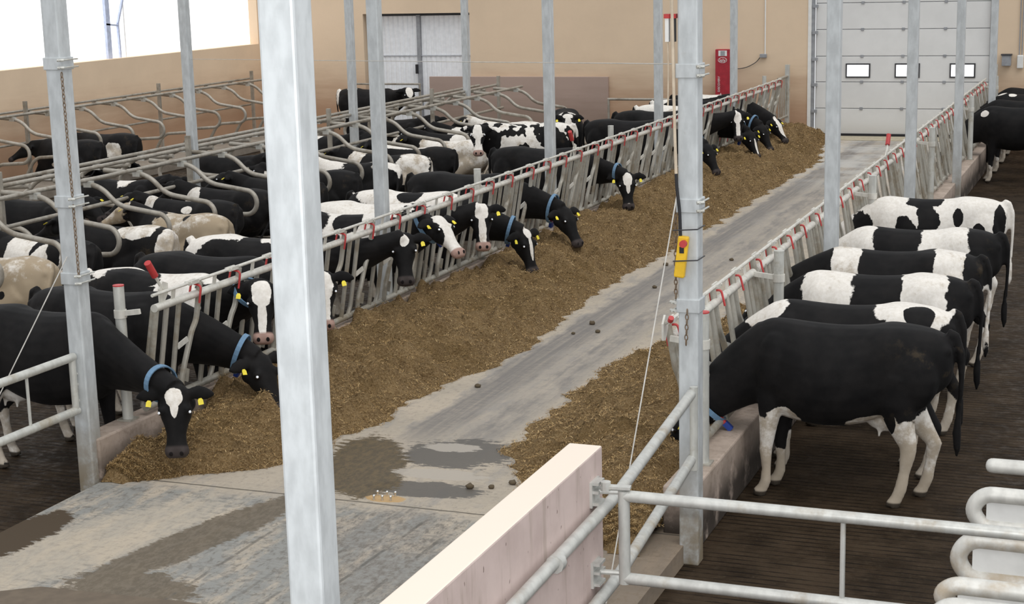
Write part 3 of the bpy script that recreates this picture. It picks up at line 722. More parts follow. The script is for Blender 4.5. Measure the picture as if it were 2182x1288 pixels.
def edgeL(y):
    pts = [(10.9, -7.45), (11.35, -7.2), (12.2, -6.75), (13, -6.62), (14.3, -6.62), (16.3, -6.3), (19.7, -6.55), (24.5, -6.42), (30, -6.4), (34, -6.35), (36.5, -6.7), (39.2, -7.0)]
    return float(np.interp(y, [p[0] for p in pts], [p[1] for p in pts]))
def edgeR(y):
    pts = [(10.0, -3.7), (11.0, -4.25), (11.8, -4.65), (12.6, -5.0), (13.1, -5.15), (15.7, -5.2), (16.6, -5.1), (18.2, -4.7), (19.5, -4.1), (24, -3.7)]
    return float(np.interp(y, [p[0] for p in pts], [p[1] for p in pts]))
heap('feed_heap', 'long brown heap of chopped feed along the left feed fence', 11.0, 39.0, edgeL, -8.09, 1, .32, 3, 90000)
heap('feed_heap', 'brown heap of chopped feed along the right feed fence', 10.65, 26.0, edgeR, -3.24, -1, .24, 8, 55000)
rs = random.Random(5)
for k, (px, py, r) in enumerate(((-4.62, 14.4, .035), (-4.72, 11.95, .03), (-5.02, 11.75, .032), (-4.85, 11.8, .025), (-6.0, 17.9, .035), (-5.8, 17.5, .028), (-6.05, 17.35, .022), (-6.2, 21.8, .035), (-5.4, 22.4, .03), (-5.9, 20.2, .03), (-6.35, 23.6, .035), (-6.2, 14.8, .03))):
    o = MB().sphere((0, 0, r*.6), r, 9, 7, (1.15, .9, .72)).build('feed_pellet', M['stone'], smooth=True); o.location = (px, py, 0)
    for v in o.data.vertices: v.co *= 1+.25*mnoise.noise(v.co*60+V((k, 0, 0)))
    tag(o, 'small dark lump of feed lying loose on the lane', 'feed lump', 'loose feed lumps on the lane')

# ------------------------------------------------------------------ cows
def ringpts(c, u, v, hw, hu, hd, e=.85, n=18):
    out = []
    for k in range(n):
        a = 2*PI*k/n; ca, sa = math.cos(a), math.sin(a)
        x = math.copysign(abs(ca)**e, ca)*hw; y = math.copysign(abs(sa)**e, sa)*(hu if sa > 0 else hd)
        out.append(c + u*x + v*y)
    return out
Y1, Z1 = V((0, 1, 0)), V((0, 0, 1))
#            x     ztop  zmid  zbot   hw
TORSO = [(-.955, 1.30, 1.20, 1.08, .07), (-.92, 1.385, 1.20, 1.00, .150), (-.80, 1.445, 1.20, .90, .215), (-.62, 1.47, 1.20, .80, .265), (-.45, 1.475, 1.16, .72, .305),
         (-.28, 1.455, 1.07, .66, .325), (-.05, 1.445, 1.03, .615, .355), (.18, 1.455, 1.03, .63, .345), (.36, 1.475, 1.07, .66, .295), (.50, 1.475, 1.10, .70, .24), (.62, 1.41, 1.10, .77, .185), (.70, 1.30, 1.08, .86, .11)]
HEAD = [(-.05, .07, .02, -.06), (-.01, .095, .055, -.10), (.06, .105, .068, -.145), (.14, .112, .062, -.165), (.205, .112, .052, -.16), (.27, .088, .036, -.135), (.35, .069, .020, -.105), (.43, .074, .010, -.092), (.475, .090, .010, -.098), (.515, .088, -.002, -.094), (.548, .064, -.02, -.075)]
EUP = [.9, .85, .76, .66, .58, .92, 1.02, .92, .95, 1.0, 1.0, 1.0]
def _dense(rows, n=3):
    out = []; L = len(rows)
    for i in range(L-1):
        p = [np.array(rows[min(max(j, 0), L-1)]) for j in (i-1, i, i+1, i+2)]
        for k in range(n):
            t = k/n; out.append(.5*((2*p[1])+(p[2]-p[0])*t+(2*p[0]-5*p[1]+4*p[2]-p[3])*t*t+(3*p[1]-p[0]-3*p[2]+p[3])*t**3))
    return [tuple(map(float, r)) for r in out] + [tuple(rows[-1])]
TORSO = _dense([t+(e,) for t, e in zip(TORSO, EUP)])
def legloft(mb, pts, radii, fl=.8):
    pts = [V(p) for p in pts]; rings = []
    for i, p in enumerate(pts):
        t = (pts[min(i+1, len(pts)-1)]-pts[max(i-1, 0)]).normalized()
        u = Y1 - t*Y1.dot(t)
        if u.length < .2: u = Z1 - t*Z1.dot(t)
        u.normalize(); v = t.cross(u).normalized()
        rings.append(ringpts(p, u, v, radii[i]*fl, radii[i], radii[i], 1.0, 14))
    mb.loft(rings)
def cow_mesh(name, poll, hh, hp, lying=False, vox=.019, side=1, yawlocal=0, udder=True, headroll=0.0):
    """poll: local poll position; hh: local heading of the face, hp: face pitch below horizontal"""
    mb = MB(); dz = -.60 if lying else 0
    rings = []
    for x, zt, zm, zb, hw, eu in TORSO:
        if lying:
            zt, zm, zb, hw = zt+dz, max(zm+dz-.08, .2), max(zb+dz, .03), hw*1.12
            off = side*.05*math.cos(x*2)
        else: off = 0
        n = 24; pts = []
        for k in range(n):
            a = 2*PI*k/n; ca, sa = math.cos(a), math.sin(a)
            e = .80 if sa < 0 else eu
            y = math.copysign(abs(ca)**e, ca)*hw; z = zm + (abs(sa)**min(.92, eu+.1)*(zt-zm) if sa > 0 else -abs(sa)**.85*(zm-zb))
            pts.append(V((x, y+off, z)))
        rings.append(pts)
    mb.loft(rings)
    for s in (-1, 1):      # hip bones, pins, shoulders
        mb.sphere((-.90, s*.10, 1.30+dz), .055, 10, 8)
        mb.sphere((.42, s*.17, 1.10+dz), .21, 12, 8, (.85, .6, 1.45)); mb.sphere((-.62, s*.17, 1.08+dz), .24, 12, 8, (1.05, .6, 1.2))
    # head frame
    h = V((math.cos(hh), math.sin(hh), 0)); f = (h*math.cos(hp) - Z1*math.sin(hp)).normalized(); yl = Z1.cross(h).normalized(); zf = f.cross(yl).normalized()
    if headroll:
        R = Matrix.Rotation(headroll, 3, f); yl = R @ yl; zf = R @ zf
    P = V(poll)
    hr = []
    for x, hw, zt, zb in HEAD: hr.append(ringpts(P + f*x*1.02 + zf*((zt+zb)/2*1.1), yl, zf, hw*1.17, (zt-zb)/2*1.1, (zt-zb)/2*1.1, .84, 18))
    mb.loft(hr)
    def H(x, y, z): return P + f*x + yl*y + zf*z
    for s in (-1, 1):
        mb.sphere(H(.155, s*.104, .030), .042, 10, 8)          # brow
        mb.sphere(H(.10, s*.082, -.105), .082, 10, 8)           # cheek
        mb.sphere(H(.505, s*.052, -.02), .040, 8, 6)           # nostril rim
        # ear: leaf-shaped, drooping a little
        a, b, c = H(.02, s*.10, .0), H(.010, s*.20, -.005), H(.035, s*.33, -.035)
        er = []
        for q, (w, th) in ((0, (.028, .026)), (.22, (.058, .030)), (.5, (.075, .026)), (.8, (.055, .022)), (1, (.014, .014))):
            p = a*(1-q)**2+b*2*q*(1-q)+c*q*q
            er.append(ringpts(p, f*.9-zf*.3, (zf*.9+f*.3).normalized(), w, th, th, 1, 10))
        mb.loft(er)
    # neck
    B = V((.46, 0, 1.14+dz)); E = P - f*.0 - zf*.045
    mid = (B+E)/2 + (Z1*-.10 if P.z > 1.3 and not lying else (Z1*.05 if lying else zf*.07 + Z1*.03)); pts = []
    N = 7; rings = []
    for i in range(N):
        q = i/(N-1); p = B*(1-q)**2 + mid*2*q*(1-q) + E*q*q; t = ((mid-B)*(1-q)+(E-mid)*q).normalized()
        up = (Z1*(1-q)+zf*q) ; up = (up - t*up.dot(t))
        if up.length < .1: up = (zf - t*zf.dot(t))
        up.normalize(); u = up.cross(t).normalized()
        hv = .335*(1-q)**1.2 + .155*(1-(1-q)**1.2); hw = .205*(1-q) + .105*q
        rings.append(ringpts(p, u, up, hw, hv, hv*1.05, .95, 18)); pts.append((p, t, up, hw, hv))
    mb.loft(rings)
    neck = pts[5]
    # legs, udder, tail
    for s in (-1, 1):
        if not lying:
            j = -.03*s*side
            legloft(mb, [(.42, s*.15, .98), (.44+j, s*.17, .78), (.455+j, s*.165, .60), (.47+j, s*.16, .44), (.475+j, s*.16, .40), (.47+j, s*.16, .24), (.475+j, s*.16, .13), (.50+j, s*.16, .07), (.525+j, s*.16, .035), (.53+j, s*.16, 0)],
                    [.15, .105, .075, .057, .056, .040, .047, .047, .055, .058])
            k = -.085*s*side
            legloft(mb, [(-.58, s*.16, 1.08), (-.55, s*.19, .86), (-.62+k*.4, s*.19, .68), (-.70+k*.7, s*.18, .53), (-.725+k, s*.175, .46), (-.70+k, s*.17, .30), (-.675+k, s*.17, .16), (-.645+k, s*.17, .08), (-.62+k, s*.17, .035), (-.61+k, s*.17, 0)],
                    [.22, .165, .108, .074, .066, .046, .052, .049, .057, .06], .72)
        else:
            legloft(mb, [(.40, s*.20, .42), (.58, s*.22, .22), (.70, s*.22, .09), (.55, s*.24, .06), (.38, s*.25, .05)], [.13, .09, .062, .045, .05])
            legloft(mb, [(-.55, s*.22, .45), (-.30, s*.40, .26), (-.20, s*.44, .17), (-.45, s*.45, .10), (-.62, s*.45, .09), (-.35, s*.49, .055), (-.20, s*.50, .05)], [.20, .15, .11, .075, .062, .05, .055])
    if udder: mb.sphere((-.46, 0, .73 if not lying else .22), .17, 12, 8, (1.25, .85, .85))
    if udder and not lying:
        for s in (-1, 1):
            for x in (-.40, -.54): mb.tube([(x, s*.07, .64), (x, s*.075, .55)], [.022, .014], 8)
    if not lying:
        mb.tube([(-.90, 0, 1.42), (-.965, .0, 1.40), (-1.01, .01, 1.28), (-1.02, .015*side, 1.05), (-1.01, .03*side, .85), (-1.0, .035*side, .72), (-.995, .04*side, .60), (-1.0, .04*side, .48), (-1.0, .04*side, .40)], [.05, .042, .034, .026, .022, .026, .038, .032, .012], 10)
    else:
        mb.tube([(-.90, 0, .82), (-.97, side*.06, .70), (-.98, side*.20, .40), (-.90, side*.36, .16), (-.72, side*.50, .06), (-.55, side*.54, .045)], [.05, .04, .03, .026, .034, .02], 10)
    me = bpy.data.meshes.new(name); me.from_pydata(mb.v, [], mb.f)
    o = bpy.data.objects.new(name, me); COL.objects.link(o)
    r = o.modifiers.new('r', 'REMESH'); r.mode = 'VOXEL'; r.voxel_size = vox; r.use_smooth_shade = True
    sm = o.modifiers.new('s', 'SMOOTH'); sm.factor = .5; sm.iterations = 7
    me2 = bpy.data.meshes.new_from_object(o.evaluated_get(bpy.context.evaluated_depsgraph_get()))
    bpy.data.objects.remove(o); bpy.data.meshes.remove(me); me2.name = name
    nv = len(me2.vertices); co = np.empty(nv*3, np.float32); me2.vertices.foreach_get('co', co); co = co.reshape(-1, 3)
    d = co - np.array(P); hc = np.stack([d @ np.array(f), d @ np.array(yl), d @ np.array(zf)], 1)
    at = me2.attributes.new('hc', 'FLOAT_VECTOR', 'POINT'); at.data.foreach_set('vector', hc.astype(np.float32).ravel())
    me2.polygons.foreach_set('use_smooth', [True]*len(me2.polygons))
    return me2, dict(H=H, f=f, yl=yl, zf=zf, neck=neck, dz=dz)

def cow_mat(name, base=0, patches=(), seed=0, spots=None, dirty=.35, pinknose=False, jag=1.0):
    """base 0 black / 1 white; patches: (value, where, cx, cy, cz, rx, ry, rz), where 'b' body or 'h' head coordinates"""
    m = NT(name); P = m.coord('Object'); a = m.node('ShaderNodeAttribute'); a.attribute_name = 'hc'; Hc = a.outputs['Vector']
    Ps = m.vmath('ADD', P, (seed*3.7, seed*1.3, seed*2.1))
    nz = m.noise(Ps, 5.5, 4, .6); nf = m.noise(Ps, 30, 3, .6)
    jit = m.math('ADD', m.math('MULTIPLY', m.math('SUBTRACT', nz, .5), .75*jag), m.math('MULTIPLY', m.math('SUBTRACT', nf, .5), .07))
    nzh = m.noise(m.vmath('ADD', Hc, (seed*1.7, 0, 0)), 14, 3, .55); jh = m.math('MULTIPLY', m.math('SUBTRACT', nzh, .5), .5)
    v = float(base)
    if spots:
        sc, th, x0, x1 = spots
        sn = m.noise(m.scale(Ps, (1, 1, .8)), sc, 2.5, .5)
        s = m.rng(sn, th, th+.012); v = s if base == 0 else m.math('SUBTRACT', 1.0, s)
    for val, w, cx, cy, cz, rx, ry, rz in patches:
        d = m.vmath('LENGTH', m.scale(m.vmath('SUBTRACT', P if w == 'b' else Hc, (cx, cy, cz)), (1/rx, 1/ry, 1/rz)))
        s = m.rng(m.math('ADD', d, jit if w == 'b' else jh), 1.02, .96)
        v = m.math('MAXIMUM', v, s) if val else m.math('MINIMUM', v, m.math('SUBTRACT', 1.0, s))
    z = sep(m, P)[2]
    blk = m.mix(m.rng(nz, .3, .7), (.0042, .0040, .0044), (.010, .009, .009))
    wht = m.mix(m.rng(nf, .3, .7), (.80, .765, .715), (.70, .66, .60))
    dn = m.noise(Ps, 4.0, 5, .7)
    wd_ = m.math('MULTIPLY', m.rng(m.math('ADD', dn, m.math('MULTIPLY', m.rng(z, .9, .1), .22)), .66-dirty*.35, .80-dirty*.25), min(1, .45+dirty*.5))
    wht = m.mix(wd_, wht, (.34, .265, .175))
    x = sep(m, P)[0]
    bd = m.math('MULTIPLY', m.rng(dn, .56, .7), m.math('MULTIPLY', m.rng(x, -.35, -.8), .5))
    blk = m.mix(m.math('MULTIPLY', bd, dirty), blk, (.11, .078, .042))
    if isinstance(v, float): c = wht if v else blk
    else: c = m.mix(v, blk, wht)
    hx, hy, hz = sep(m, Hc)
    # muzzle skin, nostrils
    inh = m.math('MULTIPLY', m.rng(m.math('ABSOLUTE', hy), .16, .125), m.rng(m.math('ABSOLUTE', m.math('ADD', hz, .05)), .16, .12))
    mz = m.math('MULTIPLY', m.math('MULTIPLY', m.rng(hx, .445, .475), m.rng(hx, .66, .62)), inh)
    c = m.mix(mz, c, (.36, .235, .195) if pinknose else (.045, .036, .034))
    for s in (-1, 1):
        nd = m.vmath('LENGTH', m.scale(m.vmath('SUBTRACT', Hc, (.525, s*.044, .0)), (1/.022, 1/.018, 1/.03)))
        c = m.mix(m.rng(nd, 1.1, .8), c, (.01, .008, .008))
    ud = m.vmath('LENGTH', m.scale(m.vmath('SUBTRACT', P, (-.46, 0, .66)), (1/.24, 1/.15, 1/.14)))
    hz2 = m.rng(z, .055, .035); c = m.mix(hz2, c, (.05, .04, .03))
    m.color(c).rough(.7).spec(.16)
    m.bsdf.inputs['Sheen Weight'].default_value = .015
    m.bump(m.noise(m.scale(P, (1, 1, .5)), 90, 2, .6), .12, .004)
    return m.mat
EYE = bpy.data.materials.new('cow_eye'); EYE.use_nodes = True
_b = EYE.node_tree.nodes['Principled BSDF']; _b.inputs['Base Color'].default_value = (.006, .005, .005, 1); _b.inputs['Roughness'].default_value = .08
SHINE = plain('eyeshine_pupil', (.92, .95, 1.0), .12, 0, .0)  # flash eyeshine painted as a white pupil disc

def cow(label, x, y, yaw, poll, hh, hp, patches=(), base=0, seed=0, spots=None, z=AZ, lying=False, side=1, tags=True, collar=False, world=True, face=True, group=None, dirty=.35, scale=1.0, pinknose=False, vox=.019, udder=True, headroll=0.0, jag=1.0):
    """poll/hh in world space when world=True, otherwise cow-local"""
    if world:
        d = V((poll[0]-x, poll[1]-y, poll[2]-z)); c, s = math.cos(-yaw), math.sin(-yaw)
        poll = (d.x*c-d.y*s, d.x*s+d.y*c, d.z); poll = tuple(q/scale for q in poll); hh = hh-yaw
    me, F = cow_mesh('body', poll, hh, hp, lying, vox, side, udder=udder, headroll=headroll)
    me.materials.append(cow_mat('cow_hide', base, patches, seed, spots, dirty, pinknose, jag))
    t = empty('cow', (x, y, z), yaw, label, 'cow', group)
    if scale != 1: t.scale = (scale,)*3
    ob = bpy.data.objects.new('body', me); COL.objects.link(ob); ob.parent = t
    H = F['H']; f, yl, zf = F['f'], F['yl'], F['zf']
    if face:
        for s in (-1, 1):
            b = MB(); c = H(.175, s*.117, .032); b.m = 0; b.sphere(c, .024, 12, 8)
            n = (yl*s*.55 + zf*.78 + f*.20).normalized(); b.m = 1; b.tube([c+n*.0205, c+n*.0255], [.0125, .010], 10)
            b.build('eye', [EYE, SHINE], t, smooth=True)
    if tags:
        for s in (-1, 1):
            p = H(.06, s*.21, -.02) + zf*.034; b = MB()
            dn = (f*.9+yl*s*.15).normalized(); p = p+dn*.008; sd = (yl - dn*yl.dot(dn)).normalized()
            b.v = [tuple(p+sd*q*.022*w+dn*r*.85+zf*e) for e in (.0, .006) for q, r, w in ((-1, .065, 1), (1, .065, 1), (1, .02, 1), (.5, 0, 1), (-.5, 0, 1), (-1, .02, 1))]
            b.f = [(0, 1, 2, 3, 4, 5)[::-1], (6, 7, 8, 9, 10, 11)] + [(i, (i+1) % 6, 6+(i+1) % 6, 6+i) for i in range(6)]; b.mi = [0]*8
            b.build('ear_tag', M['tagyel'], t)
    if collar:
        p, tt, up, hw, hv = F['neck']; u = up.cross(tt).normalized(); rings = []
        hw += .022; hv += .022
        pr = [(-.022, 0), (.022, 0), (.022, .012), (-.022, .012)]; n = 28; vs = []; fs = []
        for k in range(n):
            a = 2*PI*k/n; r = u*math.cos(a)*hw + up*math.sin(a)*hv*1.06
            for q, w in pr: vs.append(p + r*(1+w/max(.06, r.length)) + tt*q)
        for k in range(n):
            for j in range(4): fs.append((k*4+j, k*4+(j+1) % 4, ((k+1) % n)*4+(j+1) % 4, ((k+1) % n)*4+j))
        cl = MB().add(vs, fs).build('collar', M['blue'], t)
        lo = p - up*(hv*1.06+.01)
        MB().bar(lo+up*.05+u*.03, lo-up*.012+u*.03, .045, .035, tt).build('buckle', M['red'], cl)
        MB().bar(lo-up*.012+u*.03, lo-up*.09+u*.03, .06, .045, tt).build('weight_block', M['tagblue'], cl)
    return t
R = math.radians
BL = lambda w=.05, x0=.02, x1=.5, zc=.03: (1, 'h', (x0+x1)/2, 0, zc, (x1-x0)/2, w, .09)       # blaze along the face
STAR = (1, 'h', .085, 0, .06, .085, .055, .06)
SOCK = [(1, 'b', .5, .16, .12, .16, .12, .26), (1, 'b', .5, -.16, .12, .16, .12, .26), (1, 'b', -.68, .17, .16, .2, .12, .36), (1, 'b', -.68, -.17, .16, .2, .12, .36)]
BELLY = (1, 'b', -.15, 0, .58, .62, .22, .085)
UD = (1, 'b', -.46, 0, .64, .26, .2, .17)
def belt(x0, x1, v=1): return (v, 'b', (x0+x1)/2, 0, 1.1, (x1-x0)/2, 1.2, 1.3)
# ---- right-hand row, facing the lane (-X), backs to the alley
RG = 'cows feeding at the right fence'
cow('black cow nearest on the right with white lower legs and a thin white belly line', -2.27, 12.88, R(181), (-3.43, 12.75, .52), R(190), R(62), group=RG, seed=1, dirty=.6, vox=.015, collar=True, side=-1,
    patches=[(1, 'b', .50, .16, .36, .13, .13, .40), (1, 'b', .46, -.16, .12, .13, .14, .24), (1, 'b', .36, .20, .66, .15, .16, .13), (1, 'b', -.12, 0, .585, .52, .24, .075), (1, 'b', -.36, .18, .67, .22, .16, .10), (1, 'b', -.58, .18, .38, .27, .16, .46), (0, 'b', -.50, .25, .72, .05, .1, .10), (1, 'b', -.70, -.17, .34, .24, .14, .42), UD])
cow('black cow behind the nearest right one with a white shoulder tip and white rump patch', -2.33, 13.66, R(183), (-3.6, 13.7, .55), R(178), R(62), group=RG, seed=2, collar=True,
    patches=[(1, 'b', .66, .05, 1.42, .22, .25, .20), (1, 'b', -.60, .08, 1.50, .34, .40, .26), (0, 'b', -.66, .17, 1.42, .13, .14, .13), UD]+SOCK)
cow('black and white belted cow third in the right row with broad white shoulder and loin', -2.32, 15.05, R(182), (-3.6, 15.1, .55), R(176), R(60), group=RG, seed=3, collar=True, patches=[belt(.12, .60), belt(-.72, -.30), UD, (0, 'b', .42, .30, 1.02, .16, .2, .16)]+SOCK)
cow('black cow fourth in the right row with a narrow white shoulder and dirty white loin', -2.36, 16.36, R(181), (-3.6, 16.3, .75), R(185), R(48), group=RG, seed=4, collar=True, patches=[belt(.22, .52), belt(-.78, -.48), UD, (1, 'b', -.95, 0, .8, .15, .1, .4)]+SOCK, dirty=.55)
cow('cow fifth in the right row, white shoulder, black middle and white loin', -2.30, 17.75, R(183), (-3.6, 17.8, .55), R(178), R(60), group=RG, seed=5, collar=True, patches=[belt(.36, .80), belt(-.62, -.10), UD]+SOCK)
cow('white cow with black patches sixth in the right row, tail hanging over the alley', -2.43, 20.1, R(186), (-3.68, 20.1, .6), R(178), R(58), group=RG, base=1, seed=6, dirty=.1, jag=1.5,
    patches=[(0, 'b', .02, .12, 1.46, .24, .24, .10), (0, 'b', -.02, .28, 1.22, .13, .22, .24), (0, 'b', .22, .3, 1.08, .13, .22, .19), (0, 'b', -.38, .3, 1.26, .06, .22, .11), (0, 'b', -.62, .3, 1.12, .065, .22, .08), (0, 'b', -.86, .2, 1.2, .07, .22, .27), (0, 'b', .0, .33, .85, .07, .2, .06), (0, 'h', .2, 0, 0, .4, .3, .3), (0, 'b', .75, 0, 1.0, .16, .4, .3)])
for i, (y, lb, pt) in enumerate(((32.7, 'black cow at the right fence far up the alley with pale lower legs', [(1, 'b', .6, .2, 1.35, .1, .12, .08)]+SOCK), (34.2, 'black cow just beyond the pale legged one far up the right alley', SOCK), (35.8, 'far black cow near the right wall end with small white back marks', [(1, 'b', .3, .15, 1.47, .10, .1, .06), (1, 'b', .55, 0, 1.48, .12, .1, .08)]+SOCK), (37.3, 'farthest black cow at the right fence by the switch box', SOCK))):
    cow(lb, -2.3, y, R(181), (-3.55, y, .6), R(178), R(60), group='far cows at the right fence', seed=10+i, patches=pt, vox=.024, tags=False)
# ---- left-hand row, facing the lane (+X)
LG = 'cows feeding at the left fence'
cow('black cow eating head-down nearest the left kerb end, white forehead star, blue collar', -8.95, 11.62, R(-4), (-7.50, 11.30, .76), R(-64), R(72), group=LG, seed=21, collar=True, vox=.014, patches=[(1, 'h', .05, 0, .06, .085, .075, .07), (1, 'h', .13, 0, .06, .10, .035, .07), (1, 'h', .51, .0, .0, .03, .018, .06), UD, (1, 'b', .42, -.2, .62, .10, .1, .07), (1, 'b', -.3, -.1, .62, .2, .2, .08)]+SOCK)
cow('black cow eating in profile second from the left kerb end, blue collar', -8.9, 12.55, R(-2), (-7.48, 12.66, .72), R(-22), R(56), group=LG, seed=22, collar=True, vox=.014, patches=SOCK)
cow('white-backed cow with white blazed face looking out left of the big near column', -8.98, 13.48, R(-3), (-7.75, 13.25, 1.28), R(-62), R(64), group=LG, seed=23, vox=.014, pinknose=True, collar=True,
    patches=[(1, 'h', .08, 0, .06, .15, .095, .08), (1, 'h', .3, 0, .03, .26, .044, .09), (1, 'b', -.1, 0, 1.50, 1.0, .34, .17), (0, 'b', -.30, -.12, 1.42, .34, .24, .12), (1, 'b', .30, -.24, 1.25, .26, .2, .24), (1, 'b', .72, -.1, .80, .09, .14, .2)]+SOCK)
cow('cow with a white face half hidden by the big near column', -9.0, 14.45, R(-3), (-7.70, 14.38, 1.17), R(-60), R(66), group=LG, seed=24, vox=.014, pinknose=True, patches=[(1, 'h', .12, 0, .06, .18, .11, .09), (1, 'h', .32, 0, .03, .25, .07, .1)]+SOCK)
cow('black-faced cow with a small white forehead star looking at the viewer', -9.05, 15.62, R(3), (-7.72, 16.38, 1.24), R(-60), R(64), group=LG, seed=25, vox=.014, side=-1,
    patches=[(1, 'h', .06, 0, .06, .075, .06, .06), (1, 'b', -.62, 0, 1.42, .36, .5, .6), (0, 'b', -.42, -.22, 1.22, .34, .24, .26), (1, 'b', .2, 0, 1.5, .3, .3, .1)]+SOCK)
cow('white-blazed cow in profile with blue collar right of the star-faced one', -8.95, 17.45, R(1), (-7.78, 17.45, 1.27), R(-20), R(42), group=LG, seed=26, vox=.015, collar=True, base=1, pinknose=True,
    patches=[(0, 'b', -.45, -.2, 1.36, .28, .34, .20), (0, 'b', .08, -.2, 1.40, .20, .3, .16), (0, 'b', -.2, -.2, .95, .9, .3, .32), (0, 'b', .85, 0, 1.25, .3, .4, .4), (0, 'h', .16, .13, -.06, .17, .10, .13), (0, 'h', .16, -.13, -.06, .17, .10, .13), (0, 'h', .0, .24, 0, .1, .17, .1), (0, 'h', .0, -.24, 0, .1, .17, .1), (0, 'h', -.1, 0, -.15, .12, .3, .2), (0, 'b', .5, 0, .75, .3, .3, .4)])
cow('front-facing cow with a broad white blaze and two yellow ear tags', -8.95, 18.3, R(0), (-7.74, 18.74, 1.23), R(-62), R(62), group=LG, seed=27, vox=.015, pinknose=True,
    patches=[(1, 'h', .06, 0, .06, .14, .092, .09), (1, 'h', .3, 0, .03, .26, .05, .1), (1, 'b', -.25, 0, 1.40, .75, .6, .22), (1, 'b', -.5, 0, 1.2, .4, .6, .35)]+SOCK)
cow('cow eating head-down in profile with a white nose strip and red buckle', -8.95, 19.4, R(0), (-7.46, 19.52, .79), R(-20), R(70), group=LG, seed=28, vox=.015, collar=True,
    patches=[(1, 'h', .0, 0, .06, .09, .07, .06), (1, 'h', .3, 0, .06, .30, .035, .045), (1, 'b', -.1, 0, 1.46, .8, .5, .22), (0, 'b', -.02, -.15, 1.45, .18, .2, .12), (1, 'b', .85, -.05, .62, .3, .15, .10)]+SOCK)
cow('big all-black cow with its head low in the feed', -8.95, 21.3, R(-1), (-7.48, 21.15, .84), R(-24), R(55), group=LG, seed=29, vox=.016, collar=True, patches=[(1, 'b', .9, 0, .6, .2, .1, .06)])
cow('black cow with a long white forehead wedge past the second fence column', -8.98, 24.6, R(-2), (-7.58, 24.42, .92), R(-62), R(68), group=LG, seed=30, vox=.018, collar=True, patches=[(1, 'h', .08, 0, .06, .12, .075, .06), (1, 'h', .20, 0, .06, .12, .035, .06), (1, 'h', .50, 0, .02, .05, .035, .06)])
cow('nearest black cow of the far feeding group, eating in profile', -8.95, 29.3, R(-3), (-7.42, 28.85, .88), R(-25), R(58), group=LG, seed=31, vox=.02, collar=True, patches=[(1, 'b', .72, -.1, 1.25, .10, .1, .2)])
cow('white-blazed cow facing the viewer in the far feeding group', -8.95, 31.2, R(4), (-7.62, 32.0, 1.18), R(-66), R(62), group=LG, seed=32, vox=.02, patches=[(1, 'h', .08, 0, .06, .15, .085, .08), (1, 'h', .34, 0, .03, .22, .044, .09)])
cow('white-backed cow eating behind the blazed one of the far group', -8.95, 32.5, R(-3), (-7.40, 32.2, .78), R(-28), R(60), group=LG, seed=33, vox=.02, collar=True, patches=[(1, 'b', -.35, 0, 1.46, .6, .5, .22), (1, 'h', .35, 0, .04, .25, .03, .05)])
cow('black cow with a white neck streak in the far feeding group', -8.95, 33.7, R(-3), (-7.40, 33.3, .80), R(-20), R(60), group=LG, seed=34, vox=.02, collar=True, patches=[(1, 'b', -.75, 0, 1.45, .25, .4, .16), (1, 'b', .85, -.1, 1.2, .05, .1, .3)])
cow('farthest cow at the left fence with a white patched face', -8.95, 35.3, R(-4), (-7.38, 34.4, .82), R(-20), R(50), group=LG, seed=35, vox=.02, patches=[(1, 'h', .2, 0, .06, .28, .08, .09), (1, 'b', -.3, 0, 1.46, .5, .3, .12)])
# ---- loose standing cows
WG = 'loose standing cows'
cow('white cow with many black blotches standing loose behind the feed fence', -10.85, 28.45, R(200), (-11.48, 27.75, 1.30), R(-66), R(60), group=WG, seed=41, base=1, spots=(4.6, .50, 0, 0), vox=.018, pinknose=True,
    patches=[(0, 'b', .75, 0, 1.0, .30, .5, .45), (0, 'h', .1, 0, -.08, .3, .3, .14), (1, 'h', .12, 0, .06, .2, .085, .06), (1, 'h', .36, 0, .03, .22, .05, .1)], tags=False)
cow('black cow with a white-topped blazed face beyond the blotched cow', -10.85, 30.95, R(-68), (-10.42, 29.78, 1.32), R(-66), R(62), group=WG, seed=42, vox=.018, pinknose=True, patches=[(1, 'h', .0, 0, .07, .07, .12, .07), (1, 'h', .14, 0, .05, .12, .065, .06), (1, 'h', .34, 0, .03, .2, .05, .1), (1, 'b', .25, 0, 1.5, .28, .3, .14)])
cow('black cow with a white forehead standing sideways by the corrugated gate', -17.85, 36.4, R(-4), (-16.72, 36.1, 1.32), R(-50), R(55), group=WG, seed=43, vox=.022, tags=False, patches=[(1, 'h', .1, 0, .06, .16, .09, .08), (1, 'b', -.92, 0, 1.2, .10, .4, .35), (1, 'b', -.5, -.1, 1.47, .14, .1, .05)])
# ---- lying cows in the stalls
LY = 'cows lying in the stalls'
def lie(label, x, y, yaw, seed, patches=(), base=0, look=(0.98, 0, .90), hh=0, hp=.5, side=1, spots=None, dirty=.4, z=.05, face=False, tags=True, vox=.022, collar=False):
    return cow(label, x, y, yaw, look, hh, hp, patches, base, seed, spots, z, True, side, tags, collar, False, face, LY, dirty, .97, vox=vox)
B_ = lambda v, x, y, z, a, b, c: (v, 'b', x, y, z, a, b, c)
lie('dirty cream cow lying with its rump at the lower left stall loop', -13.05, 15.95, R(176), 51, [B_(0, -.45, .42, .45, .05, .2, .05), B_(0, .6, 0, .5, .5, .8, .6)], 1, dirty=1.0, hh=.4)
lie('black cow with cream saddle patches lying at the left picture edge', -13.35, 17.2, R(178), 52, [B_(1, .1, .2, .75, .22, .4, .35), B_(1, -.3, .35, .6, .16, .3, .25), B_(1, -.7, .2, .6, .12, .3, .3)], hh=-.3)
lie('black cow with a dirty pinkish rump patch lying next to the cream saddled one', -12.95, 18.4, R(177), 53, [B_(1, -.45, .1, .82, .30, .3, .16), B_(1, -.9, .0, .6, .12, .4, .3)], dirty=.6)
